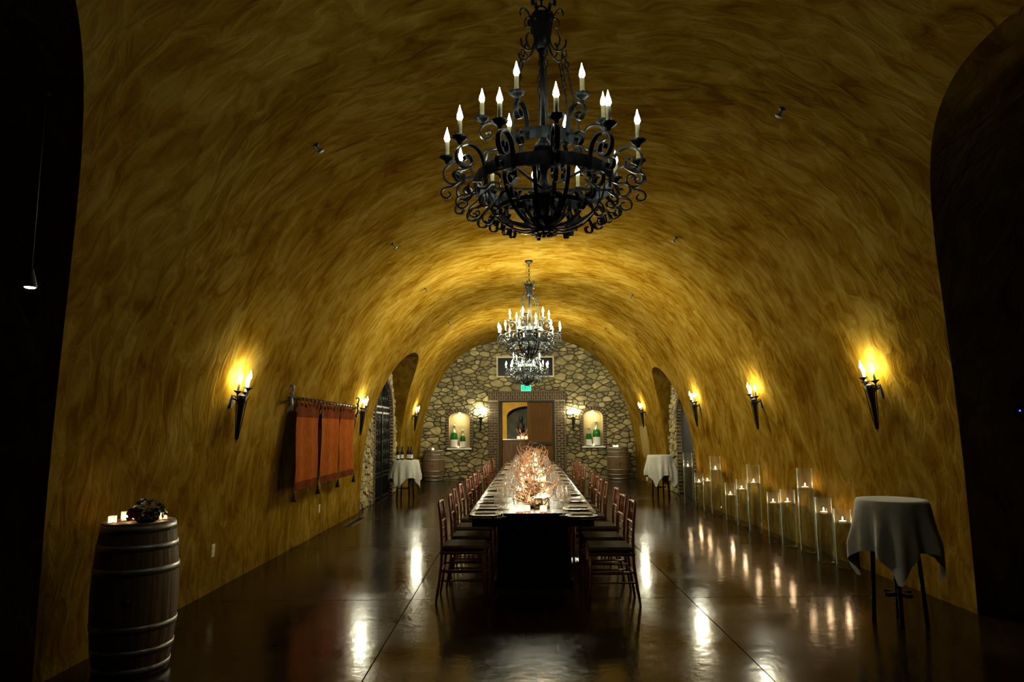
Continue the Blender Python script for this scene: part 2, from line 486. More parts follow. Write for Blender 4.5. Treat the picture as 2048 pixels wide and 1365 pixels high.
def stone_cells(u0, u1, v0, v1, rmin, rmax, holes, keep, seed, squash=1.75, gap=.020):
    rnd = random.Random(seed); seeds = []
    for k in range(14000):
        q = (rnd.uniform(u0, u1), rnd.uniform(v0, v1)); r = rmin + (rmax - rmin) * rnd.random() ** 1.5
        if all(math.hypot(q[0] - s[0], (q[1] - s[1]) * squash) > (r + s[2]) for s in seeds): seeds.append((q[0], q[1], r))
    polys = []
    for i, s in enumerate(seeds):
        poly = [(u0, v0), (u1, v0), (u1, v1), (u0, v1)]
        for j, t in enumerate(seeds):
            if i == j: continue
            dx, dy = t[0] - s[0], t[1] - s[1]
            if math.hypot(dx, dy * squash) > 6 * rmax: continue
            nx, ny = dx, dy * squash * squash; l = math.hypot(nx, ny); nx /= l; ny /= l
            w_ = s[2] / (s[2] + t[2])
            m = (s[0] + dx * w_ - nx * gap / 2, s[1] + dy * w_ - ny * gap / 2)
            poly = clip(poly, m, (nx, ny))
            if len(poly) < 3: break
        for h in holes:
            if len(poly) < 3: break
            if not (any(inside(q, h) for q in poly) or any(inside(q, poly) for q in h) or inside((s[0], s[1]), h)): continue
            best = []
            ca = sum(q[0] for q in h) / len(h), sum(q[1] for q in h) / len(h)
            for k in range(len(h)):
                a, b = h[k - 1], h[k]; n = (b[1] - a[1], a[0] - b[0]); l = math.hypot(*n)
                if l < 1e-6: continue
                n = (n[0] / l, n[1] / l)
                if (ca[0] - a[0]) * n[0] + (ca[1] - a[1]) * n[1] < 0: n = (-n[0], -n[1])
                p = (a[0] - n[0] * .012, a[1] - n[1] * .012)
                c = clip(poly, p, n)
                if area(c) > area(best): best = c
            poly = best
        if len(poly) > 2 and area(poly) > 0.006 and keep(s[0], s[1]): polys.append(poly)
    return polys

def stone_mesh(poly, rnd, to3):
    """to3(u, v, h) -> point; h is how far the stone stands proud"""
    q = []
    for i in range(len(poly)):
        a, b = poly[i], poly[(i + 1) % len(poly)]
        if math.hypot(a[0] - b[0], a[1] - b[1]) < .03: q.append(((a[0] + b[0]) / 2, (a[1] + b[1]) / 2)); continue
        q.append((a[0] * .87 + b[0] * .13, a[1] * .87 + b[1] * .13)); q.append((a[0] * .13 + b[0] * .87, a[1] * .13 + b[1] * .87))
    n = len(q)
    cx = sum(p[0] for p in q) / n; cz = sum(p[1] for p in q) / n
    h = rnd.uniform(.025, .06); tx, tz = rnd.uniform(-.12, .12), rnd.uniform(-.12, .12)
    vs, fs = [], []
    for k, (sc_, d) in enumerate(((1.0, -.03), (1.0, h * .45), (.82, h))):
        for p in q:
            j = 1 + rnd.uniform(-.04, .04) if k == 2 else 1
            u, v = cx + (p[0] - cx) * sc_ * j, cz + (p[1] - cz) * sc_ * j
            dd = d + ((u - cx) * tx + (v - cz) * tz + rnd.uniform(-.006, .006) if k == 2 else 0)
            vs.append(to3(u, v, dd))
    vs.append(to3(cx, cz, h * 1.05 + rnd.uniform(-.004, .008)))
    for k in range(2):
        for i in range(n):
            j = (i + 1) % n; fs.append((k * n + i, k * n + j, (k + 1) * n + j, (k + 1) * n + i))
    for i in range(n): fs.append((2 * n + i, 2 * n + (i + 1) % n, 3 * n))
    return vs, fs

def lay_stones(parent, polys, to3, seed, most=300):
    rnd = random.Random(seed); polys = sorted(polys, key=area, reverse=True)
    rest = MB()
    for i, p in enumerate(polys):
        vs, fs = stone_mesh(p, rnd, to3)
        if i < most: obj('stone', MB().add(vs, fs), M['stone'], parent)
        else: rest.add(vs, fs)
    if rest.v: obj('small_stones', rest, M['stone'], parent)['kind'] = 'stuff'

# ---------------------------------------------------------------- far wall
def fw(px, py):
    p = at(px, py, Y=FY); return p.x, p.z
dx0, dz1 = fw(996, 802); dx1, _ = fw(1109, 802)              # door opening
bx0, bz1 = fw(977, 784); bx1, _ = fw(1129.5, 784)            # brick surround
nl = (*[fw(898, 897)[0], fw(939.5, 897)[0]], fw(918, 897)[1], fw(918, 838)[1], fw(918, 825)[1])   # niche: left, right, sill, spring, top
nr = (*[fw(1167.5, 893)[0], fw(1206.5, 893)[0]], fw(1187, 893)[1], fw(1187, 834)[1], fw(1187, 820.5)[1])
holes = [(dx0, dx1, const(0.0), const(dz1), 1)]
for n_ in (nl, nr): holes.append((n_[0], n_[1], const(n_[2]), arch_fn(n_[0], n_[1], n_[3], n_[4]), 16))
mb = MB()
for c in wall_cells(CX - HW - .4, CX + HW + .4, 0.0, HT + .3, holes):
    mb.add([(u, FY, v) for u, v in c], [(0, 1, 2, 3)])
# reveal of the doorway
for xx in (dx0, dx1):
    mb.add([(xx, FY, 0), (xx, FY + .36, 0), (xx, FY + .36, dz1), (xx, FY, dz1)], [(0, 1, 2, 3)])
mb.add([(dx0, FY, dz1), (dx1, FY, dz1), (dx1, FY + .36, dz1), (dx0, FY + .36, dz1)], [(0, 1, 2, 3)])
wall_back = struct(obj('wall_back', mb, M['mortar']), 'field stone end wall with brick doorway and two lit niches')
def ring_hole(n_, m=.10): return arch_outline(n_[0] - m, n_[1] + m, n_[2] - .06, n_[3], n_[4] + m, 10)
tv0, tv1 = fw(993, 756), fw(1107.5, 713)
st_holes = [[(bx0, -.1), (bx1, -.1), (bx1, bz1), (bx0, bz1)], ring_hole(nl), ring_hole(nr)]
polys = stone_cells(CX - HW - .1, CX + HW + .1, 0.0, HT + .1, .065, .175, st_holes,
                    lambda u, v: abs(u - CX) < hw_at(v) + .12 and not (tv0[0] + .1 < u < tv1[0] - .1 and tv0[1] + .1 < v < tv1[1] - .1), 11)
lay_stones(wall_back, polys, lambda u, v, h: (u, FY - h, v), 5)

# brick door surround, each brick a piece
t1 = struct(obj('trim_1', MB().box(bx0, dx0, FY - .06, FY + .02, 0, bz1).box(dx1, bx1, FY - .06, FY + .02, 0, bz1).box(dx0, dx1, FY - .06, FY + .02, dz1, bz1), M['brick_mortar']), 'brown brick doorway surround with soldier course')
def brick_mesh(lx, lz, d=.085):
    return MB().bbox(-d / 2, d / 2, -lx / 2, lx / 2, -lz / 2, lz / 2, .004).mesh('brick')
def put_brick(me, parent, x, z, y=FY - .035, rot=0.0):
    # brick mesh: x depth, y length, z height -> stand it in the far wall
    return obj('brick', me, M['brick'], parent, (x, y, z), (0, 0, PI / 2) if rot == 0 else Matrix.Rotation(-rot, 3, 'Y').to_euler() if False else (rot, 0, PI / 2))
sw = dx0 - bx0; cours = .0815; nrow = int((dz1) / cours)
full, half, edge = sw * .66 - .012, sw * .34 - .012, None
b_full = brick_mesh(full, cours - .015); b_half = brick_mesh(half, cours - .015)
b_full.materials.append(M['brick']); b_half.materials.append(M['brick'])
for xx0, xx1 in ((bx0, dx0), (dx1, bx1)):
    ww = xx1 - xx0
    for r in range(nrow):
        z = cours * (r + .5) + .004
        a = ww * .66 if r % 2 == 0 else ww * .34
        for lo, hi in ((0, a), (a, ww)):
            obj('brick', b_full if hi - lo > ww * .5 else b_half, None, t1, (xx0 + (lo + hi) / 2, FY - .036, z), (0, 0, PI / 2))
sh = bz1 - dz1; ns = 33; pw = (bx1 - bx0) / ns
s_full = brick_mesh(pw - .014, sh * .64 - .014); s_half = brick_mesh(pw - .014, sh * .36 - .014)
s_full.materials.append(M['brick']); s_half.materials.append(M['brick'])
for k in range(ns):
    x = bx0 + pw * (k + .5); a = sh * .64 if k % 2 == 0 else sh * .36
    for lo, hi in ((0, a), (a, sh)):
        obj('brick', s_full if hi - lo > sh * .5 else s_half, None, t1, (x, FY - .036, dz1 + (lo + hi) / 2), (0, 0, PI / 2))

def path_steps(pts, step):
    """even points with tangents along a polyline"""
    L_ = [0]
    for a, b in zip(pts, pts[1:]): L_.append(L_[-1] + math.hypot(b[0] - a[0], b[1] - a[1]))
    n = max(1, round(L_[-1] / step)); out = []
    for k in range(n):
        s = (k + .5) * L_[-1] / n
        i = max(j for j in range(len(pts)) if L_[j] <= s + 1e-9); i = min(i, len(pts) - 2)
        t = (s - L_[i]) / (L_[i + 1] - L_[i]); a, b = pts[i], pts[i + 1]
        out.append((a[0] + (b[0] - a[0]) * t, a[1] + (b[1] - a[1]) * t, math.atan2(b[1] - a[1], b[0] - a[0])))
    return out, L_[-1] / n

# niches
for k, (n_, side) in enumerate(((nl, 'left'), (nr, 'right'))):
    out = arch_outline(*n_, n=18); mb = MB(); dp = .30
    for a, b in zip(out, out[1:]):
        mb.add([(a[0], FY - .02, a[1]), (b[0], FY - .02, b[1]), (b[0], FY + dp, b[1]), (a[0], FY + dp, a[1])], [(0, 1, 2, 3)], True)
    mb.add([(p[0], FY + dp, p[1]) for p in out], [tuple(range(len(out)))])
    mb.add([(out[0][0], FY, out[0][1]), (out[-1][0], FY, out[-1][1]), (out[-1][0], FY + dp, out[-1][1]), (out[0][0], FY + dp, out[0][1])], [(0, 1, 2, 3)])
    obj('niche_recess', mb, M['plaster_pale'], wall_back)
    obj('niche_sill', MB().bbox(n_[0] - .06, n_[1] + .06, FY - .09, FY + dp - .01, n_[2] - .045, n_[2] + .004, .006), M['label'], wall_back)
    ring = arch_outline(n_[0] - .05, n_[1] + .05, n_[2] + .0, n_[3], n_[4] + .05, 24)
    base = MB()
    o2 = arch_outline(n_[0] - .10, n_[1] + .10, n_[2], n_[3], n_[4] + .10, 24); i2 = arch_outline(*n_, n=24)
    for j in range(len(o2) - 1):
        vs = [(o2[j][0], FY - .045, o2[j][1]), (o2[j + 1][0], FY - .045, o2[j + 1][1]), (i2[j + 1][0], FY - .045, i2[j + 1][1]), (i2[j][0], FY - .045, i2[j][1])]
        vs += [(v[0], FY + .01, v[2]) for v in vs]
        base.add(vs, [(0, 1, 2, 3), (0, 4, 5, 1), (2, 6, 7, 3)])
    tr = struct(obj('trim_%d' % (2 + k), base, M['brick_mortar']), 'brown brick arch edging the %s lit niche' % side)
    steps, ln = path_steps(ring, .085)
    vm = brick_mesh(ln - .022, .098, .07); vm.materials.append(M['brick'])
    for x, z, ang in steps:
        b = obj('brick', vm, None, tr, (x, FY - .03, z))
        b.rotation_euler = (Matrix.Rotation(-ang, 3, 'Y') @ Matrix.Rotation(PI / 2, 3, 'Z')).to_euler()
    # downlight in the crown of the niche
    t = thing('niche_downlight', 'small round downlight in the crown of the %s niche' % side, 'light', ((n_[0] + n_[1]) / 2, FY + .12, n_[4] - .002), group='niche downlights')
    obj('lamp_trim', MB().lathe([(.05, 0), (.055, -.012), (.035, -.016)], 14), M['pale_frame'], t)
    obj('lamp_face', MB().lathe([(.001, -.018), (.034, -.017)], 14, cap=False), M['warm_lamp'], t)

# ---------------------------------------------------------------- doors in the far wall
dm = fw(1055.5, 880)[0]
def plank_leaf(name, label, width, height, n):
    e = MB().box(0, width, .010, .038, 0, height)
    d = obj(name, e, M['door_wood']); struct(d, label)
    pw_ = (width - .24) / n
    pm = MB().bbox(0, pw_ - .006, -.008, .012, .0, 1.0, .003).mesh('plank'); pm.materials.append(M['door_wood'])
    for zz0, zz1 in ((.14, height * .40 - .07), (height * .40 + .07, height - .13)):
        for k in range(n):
            p = obj('plank', pm, None, d, (.12 + k * pw_ + .003, .002, zz0)); p.scale = (1, 1, zz1 - zz0)
    for nm, a in (('stile', (0, .115, -.012, .012, 0, height)), ('stile', (width - .115, width, -.012, .012, 0, height)),
                  ('rail', (.115, width - .115, -.012, .012, 0, .135)), ('rail', (.115, width - .115, -.012, .012, height * .40 - .07, height * .40 + .07)),
                  ('rail', (.115, width - .115, -.012, .012, height - .125, height))):
        obj(nm, MB().box(*a), M['door_wood'], d)
    return d
dH = dz1 - .05
d1 = plank_leaf('door_1', 'closed brown plank door leaf with black push bar', dx1 - .06 - dm, dH, 9)
d1.location = (dm, FY + .16, .012)
pbz = at(1080, 888, Y=FY + .1).z
obj('push_bar', MB().box(.05, dx1 - dm - .12, -.075, -.03, pbz - .055, pbz + .045).box(.08, .16, -.04, .0, pbz - .05, pbz + .04).box(dx1 - dm - .24, dx1 - dm - .16, -.04, 0, pbz - .05, pbz + .04), M['black'], d1)
d2 = plank_leaf('door_2', 'open brown plank door leaf swung into the bar', dm - dx0 - .07, dH, 9)
d2.location = (dx0 + .085, FY + .30, .012); d2.rotation_euler = (0, 0, PI / 2 - .03)
obj('lock_plate', MB().box(dm - dx0 - .072, dm - dx0 - .066, .0, .034, 1.0, 1.35), M['hoop'], d2)
jm = struct(obj('trim_6', MB().box(dx0 - .001, dx0 + .055, FY + .02, FY + .33, 0, dz1).box(dx1 - .055, dx1 + .001, FY + .02, FY + .33, 0, dz1).box(dx0 + .055, dx1 - .055, FY + .02, FY + .33, dz1 - .045, dz1 + .001), M['black']), 'dark timber door frame')

# ---------------------------------------------------------------- bar room beyond the open door
BY = 26.2
ma = at(1014, 870, Y=BY).x; mtop = at(1056, 812.5, Y=BY).z; mspr = at(1014, 833, Y=BY).z
mw = 1.75; mb = MB()
mh = (ma, ma + mw, const(1.0), arch_fn(ma, ma + mw, mspr, mtop), 16)
for c in wall_cells(-2.5, 4.2, 0.0, 3.2, [mh]): mb.add([(u, BY, v) for u, v in c], [(0, 1, 2, 3)])
out = arch_outline(ma, ma + mw, 1.0, mspr, mtop, 16)
for a, b in zip(out, out[1:]): mb.add([(a[0], BY, a[1]), (b[0], BY, b[1]), (b[0], BY + .25, b[1]), (a[0], BY + .25, a[1])], [(0, 1, 2, 3)])
wall_bar = struct(obj('bar_wall', mb, M['plaster_bar']), 'yellow plaster wall with an arched recess behind the bar')
rc = struct(obj('recess_wall', MB().add([(p[0], BY + .25, p[1]) for p in out], [tuple(range(len(out)))]), pbr('grey green recess plaster', (.085, .09, .06), .8, var=.35, scale=3, bump=.006)), 'dark grey green back of the arched recess')
struct(obj('bar_side_wall', MB().add([(-2.5, FY + .36, 0), (-2.5, BY, 0), (-2.5, BY, 3.2), (-2.5, FY + .36, 3.2), (4.2, FY + .36, 0), (4.2, BY, 0), (4.2, BY, 3.2), (4.2, FY + .36, 3.2)], [(0, 1, 2, 3), (4, 5, 6, 7)]), M['plaster_bar']), 'yellow plaster side walls of the bar room')
struct(obj('bar_ceiling', MB().box(-2.5, 4.2, FY + .36, BY, 3.2, 3.3), M['plaster_bar']), 'plain ceiling of the bar room')
lm = thing('ceiling_lamp', 'round lamp on the bar room ceiling beyond the open door', 'lamp', (-.3, 24.2, 3.2))
obj('lamp_rim', MB().lathe([(.20, 0), (.21, -.04), (.17, -.05)], 20), M['hoop'], lm)
obj('lamp_glass', MB().lathe([(.165, -.05), (.12, -.085), (.001, -.10)], 20, cap=False), M['bar_lamp'], lm)
# bar counter
bt = at(1030, 879, Y=24.2).z
ba = at(1001, 880, Y=24.2).x - .8; bb = at(1053, 880, Y=24.2).x + .9
br = thing('bar_counter', 'wooden bar counter with pale top in the next room', 'bar', ((ba + bb) / 2, 24.45, 0))
hb = (bb - ba) / 2
obj('body', MB().box(-hb, hb, -.22, .25, 0, bt - .05), M['bar_wood'], br)
for k in range(4):
    obj('front_panel', MB().bbox(-hb + (2 * hb) * k / 4 + .05, -hb + (2 * hb) * (k + 1) / 4 - .05, -.245, -.215, .14, bt - .16, .01), M['bar_wood'], br)
obj('countertop', MB().bbox(-hb - .04, hb + .04, -.30, .30, bt - .05, bt, .008), M['counter'], br)
obj('kick_rail', MB().tube([(-hb, -.33, .2), (hb, -.33, .2)], .025, 8), M['brass'], br)

# ---------------------------------------------------------------- stone side bays
def bay_wall(name, label, b, X, side, op, trim, tlabel, seed):
    """side: -1 left, +1 right.  op: opening (y0, y1, spring, top)"""
    mb = MB(); H = b[2] + .05
    cells = wall_cells(b[0] - .02, b[1] + .02, 0.0, H, [(op[0], op[1], const(0.0), arch_fn(op[0], op[1], op[2], op[3]), 16)])
    for c in cells: mb.add([(X, u, v) for u, v in c], [(0, 1, 2, 3)])
    wl = struct(obj(name, mb, M['mortar']), label)
    brd = .13
    hole = arch_outline(op[0] - brd, op[1] + brd, -.05, op[2], op[3] + brd, 12)
    ps = stone_cells(b[0], b[1], 0.0, H, .055, .13, [hole], lambda u, v: v < bay_z(b, u) + .1, seed, 1.3)
    lay_stones(wl, ps, lambda u, v, h: (X - side * h * .9, u, v), seed + 1)
    ring = arch_outline(op[0] - brd / 2, op[1] + brd / 2, 0.0, op[2], op[3] + brd / 2, 30)
    o2 = arch_outline(op[0] - brd, op[1] + brd, 0, op[2], op[3] + brd, 30); i2 = arch_outline(op[0], op[1], 0, op[2], op[3], 30)
    base = MB(); f = X - side * .05
    for j in range(len(o2) - 1):
        vs = [(f, *o2[j]), (f, *o2[j + 1]), (f, *i2[j + 1]), (f, *i2[j])]; vs += [(X + side * .25, v[1], v[2]) for v in vs]
        base.add(vs, [(0, 1, 2, 3), (0, 4, 5, 1), (2, 6, 7, 3)])
    tr = struct(obj(trim, base, M['brick_mortar']), tlabel)
    steps, ln = path_steps(ring, .085)
    vm = MB().bbox(-.05, .05, -(ln - .018) / 2, (ln - .018) / 2, -(brd) / 2, brd / 2, .004).mesh('brick'); vm.materials.append(M['brick'])
    for y, z, ang in steps:
        o = obj('brick', vm, None, tr, (X - side * .02, y, z)); o.rotation_euler = (ang, 0, 0)
    # dark lobby behind the opening
    lob = MB(); d = X + side * .7
    lob.add([(d, op[0] - .3, 0), (d, op[1] + .3, 0), (d, op[1] + .3, op[3] + .3), (d, op[0] - .3, op[3] + .3)], [(0, 1, 2, 3)])
    for yy in (op[0] - .3, op[1] + .3): lob.add([(X + side * .02, yy, 0), (d, yy, 0), (d, yy, op[3] + .3), (X + side * .02, yy, op[3] + .3)], [(0, 1, 2, 3)])
    lob.add([(X + side * .02, op[0] - .3, op[3] + .3), (X + side * .02, op[1] + .3, op[3] + .3), (d, op[1] + .3, op[3] + .3), (d, op[0] - .3, op[3] + .3)], [(0, 1, 2, 3)])
    struct(obj(('left' if side < 0 else 'right') + '_lobby_wall', lob, M['mortar']), 'dark lobby behind the %s bay opening' % ('left' if side < 0 else 'right'))
OPL = (15.12, 17.2, 1.72, 2.74); OPR = (15.05, 16.40, 1.7, 2.35)
bay_wall('wall_left', 'stone wall with arched opening in the left bay', BAYL, XL, -1, OPL, 'trim_4', 'brick arch around the iron gate', 21)
bay_wall('wall_right', 'stone wall with arched doorway in the right bay', BAYR, XR, 1, OPR, 'trim_5', 'brick arch around the dark doorway', 31)
# dark plank door set in the right bay
d3 = struct(obj('door_3', MB().box(0, .03, 0, OPR[1] - OPR[0], 0, OPR[3]), M['black'], None, (XR + .05, OPR[0], 0)), 'dark arched plank door in the right bay')
for k in range(7):
    wpl = (OPR[1] - OPR[0]) / 7
    obj('plank', MB().bbox(-.018, .0, k * wpl + .004, (k + 1) * wpl - .004, .01, OPR[3] - .01, .003), M['black'], d3)

# ---------------------------------------------------------------- wrought-iron gate in the left bay
gw = OPL[1] - OPL[0]; gm = gw / 2
gate = thing('iron_gate', 'black wrought iron double gate under the left stone arch', 'gate', (XL - .015, (OPL[0] + OPL[1]) / 2, 0))
def to_gate(pts): return [(0, p[0], p[1]) for p in pts]
fr = arch_outline(-gm + .03, gm - .03, .02, OPL[2], OPL[3] - .03, 20)
obj('arch_frame', MB().tube(to_gate(fr), .026, 6), M['iron'], gate)
for z in (.05, .52, .60, 1.98, 2.12):
    if z > 1.9: hwz = (gm - .03) * math.sqrt(max(0, 1 - ((z - OPL[2]) / (OPL[3] - OPL[2])) ** 2))
    else: hwz = gm - .03
    obj('cross_bar', MB().box(-.016, .016, -hwz, hwz, z - .02, z + .02), M['hoop'] if z > 1.9 else M['iron'], gate)
obj('centre_stile', MB().box(-.03, .03, -.03, .03, .02, 2.12), M['iron'], gate)
for k in range(-7, 8):
    if k == 0: continue
    y = k * gm / 8
    top = OPL[2] + (OPL[3] - OPL[2] - .05) * math.sqrt(max(0, 1 - (y / (gm - .03)) ** 2))
    obj('upright_bar', MB().box(-.011, .011, y - .011, y + .011, .03, min(top, 2.0) if abs(k) > 6 else top), M['iron'], gate)
sg = MB()
for s in (-1, 1):
    pts = arc(0, 0, .085, 200 if s > 0 else -20, (200 - 430) if s > 0 else 410, 16, .018)
    sg.tube([(0, p[0], p[1]) for p in pts], .011, 5)
sgm = sg.mesh('scroll'); sgm.materials.append(M['iron'])
for zc in (.8, 1.05, 1.3, 1.55, 1.8, 2.32):
    for k in range(-6, 7, 2):
        y = (k + (1 if k >= 0 else -1) * .5 if k else .6) * gm / 8
        if zc > 2.2 and abs(k) > 4: continue
        o = obj('scroll', sgm, None, gate, (.012, y, zc), (random.choice((0, PI)), 0, 0)); o.scale = (1, random.uniform(.8, 1.2), random.uniform(.9, 1.3))

# ================================================================ CHANDELIERS
bulb_prof = [(.009, 0), (.0172, .017), (.0145, .035), (.0065, .060), (.0006, .086)]
cup_prof = [(.010, -.020), (.014, -.012), (.030, -.004), (.038, .006), (.036, .008), (.016, .002), (.016, .012), (.001, .012)]
me_bulb = {k: MB().lathe(bulb_prof, 7).mesh('bulb') for k in ('bulb', 'bulb_near', 'bulb_sconce')}
for k in me_bulb: me_bulb[k].materials.append(M[k])
me_sleeve = MB().lathe([(.0125, 0), (.0135, .01), (.012, .04), (.013, .086), (.011, .090)], 8).mesh('candle_sleeve'); me_sleeve.materials.append(M['sleeve'])
def flower_cup():
    mb = MB(); n = 20; vs = []; fs = []
    for r, z in ((.010, -.024), (.015, -.012), (.028, -.004), (.042, .012), (.040, .014), (.014, .000), (.014, .014), (.001, .014)):
        for k in range(n):
            a = 2 * PI * k / n; q = r * (1 + (.10 * math.cos(a * 10) if r > .03 else 0)); vs.append((q * math.cos(a), q * math.sin(a), z))
    for i in range(7):
        for k in range(n): fs.append((i * n + k, i * n + (k + 1) % n, (i + 1) * n + (k + 1) % n, (i + 1) * n + k))
    return mb.add(vs, fs, True)
me_cup = flower_cup().mesh('drip_cup'); me_cup.materials.append(M['iron'])

arm_pts = smooth2([(.385, .20), (.392, .27), (.402, .34), (.432, .388), (.480, .405), (.532, .392), (.566, .352), (.568, .305), (.540, .270), (.498, .268), (.470, .295), (.474, .330), (.502, .345), (.522, .328), (.512, .308)])
arm_low = smooth2([(.470, .293), (.520, .252), (.566, .246), (.584, .220), (.572, .190), (.538, .186), (.524, .208), (.540, .224)])
arm_out = smooth2([(.388, .235), (.430, .205), (.470, .205), (.500, .180), (.496, .140), (.460, .126), (.430, .146), (.436, .174), (.458, .174)])
arm_mid = smooth2([(.352, .200), (.392, .160), (.428, .130), (.424, .090), (.390, .075), (.362, .094), (.370, .118), (.388, .112)])
arm_bot = smooth2([(.315, .140), (.345, .100), (.352, .062), (.325, .040), (.296, .054), (.300, .080), (.316, .078)])
up_pts = smooth2([(.212, .46), (.218, .54), (.232, .600), (.270, .636), (.320, .640), (.360, .610), (.366, .565), (.336, .535), (.300, .545), (.292, .575), (.312, .592), (.326, .575)])
up_low = smooth2([(.215, .505), (.270, .470), (.320, .480), (.352, .450), (.340, .405), (.300, .398), (.282, .425), (.300, .445)])
link_pts = smooth2([(.225, .47), (.275, .420), (.330, .418), (.372, .385), (.384, .330)])
basket = smooth2([(.262, .262), (.252, .288), (.275, .315), (.318, .315), (.340, .280), (.338, .225), (.312, .150), (.262, .085), (.190, .034), (.118, .012), (.072, .014), (.050, .040), (.060, .070), (.085, .066)])
inner_b = smooth2([(.105, .175), (.130, .200), (.150, .180), (.140, .130), (.105, .080), (.060, .045), (.038, .020), (.048, -.012), (.072, -.010)])
crown_pts = smooth2([(.040, 1.13), (.052, 1.20), (.062, 1.27), (.080, 1.330), (.112, 1.350), (.130, 1.325), (.120, 1.300)])
crown_low = smooth2([(.060, 1.285), (.090, 1.290), (.104, 1.262), (.096, 1.230), (.078, 1.232)])
hook_pts = smooth2([(.044, 1.20), (.050, 1.13), (.072, 1.075), (.112, 1.050), (.146, 1.072), (.150, 1.112)])
hook_up = smooth2([(.090, 1.075), (.112, 1.105), (.112, 1.145), (.096, 1.165)])

def band(r, z0, z1, t=.007, n=40):
    return MB().lathe([(r, z0), (r + t, z0), (r + t, z1), (r, z1), (r, z0)], n, cap=False, smooth=False)
def link_mesh(L_=.055, w_=.017, r=.0042, mb=None, mat=None):
    pts = [(w_ * math.cos(a) * (1 if True else 1), 0, (L_ / 2 - w_) * (1 if math.sin(a) > 0 else -1) + w_ * math.sin(a)) for a in [2 * PI * (k + .5) / 12 for k in range(12)]]
    return (mb or MB()).tube(pts, r, 5, closed=True)

A_main = MB().ribbon(arm_pts, .026, .009).ribbon(arm_low, .022, .008).mesh('arm'); A_up = MB().ribbon(up_pts, .024, .008).mesh('arm')
S_out = MB().ribbon(arm_out, .022, .007).mesh('scroll'); S_mid = MB().ribbon(arm_mid, .020, .007).mesh('scroll'); S_bot = MB().ribbon(arm_bot, .018, .007).mesh('scroll')
S_up = MB().ribbon(up_low, .022, .007).mesh('scroll'); S_link = MB().ribbon(link_pts, .016, .006).mesh('brace')
B_bar = MB().ribbon(basket, .022, .008).mesh('basket_bar'); B_in = MB().ribbon(inner_b, .020, .008).mesh('basket_scroll')
Cr = MB().ribbon(crown_pts, .020, .005).ribbon(crown_low, .014, .004).mesh('crown_leaf'); Hk = MB().ribbon(hook_pts, .012, .007).ribbon(hook_up, .012, .005).mesh('hook')
LK = link_mesh().mesh('chain_link')
for m_ in (A_main, A_up, S_out, S_mid, S_bot, S_up, S_link, B_bar, B_in, Cr, Hk, LK): m_.materials.append(M['iron'])
def hang_mesh():
    a, b = Vector((.135, 0, 1.045)), Vector((.222, 0, .525)); d = (b - a)
    mb = MB()
    for k in range(4):                                     # a few links, then a twisted rod
        c = a + d * (.035 + .068 * k)
        ang = math.atan2(-d.x, -d.z)
        rot = Matrix.Rotation(ang, 3, 'Y') @ Matrix.Rotation(PI / 2 * (k % 2), 3, 'Z')
        l = link_mesh(.046, .012, .0035)
        mb.add([c + rot @ Vector(v) for v in l.v], l.f, True)
    p = [a + d * t for t in [.28 + .72 * k / 16 for k in range(17)]]
    mb.tube(p, [.0042 + .0012 * (k % 2) for k in range(17)], 5)
    return mb
HG = hang_mesh().mesh('hanging_rod'); HG.materials.append(M['iron'])

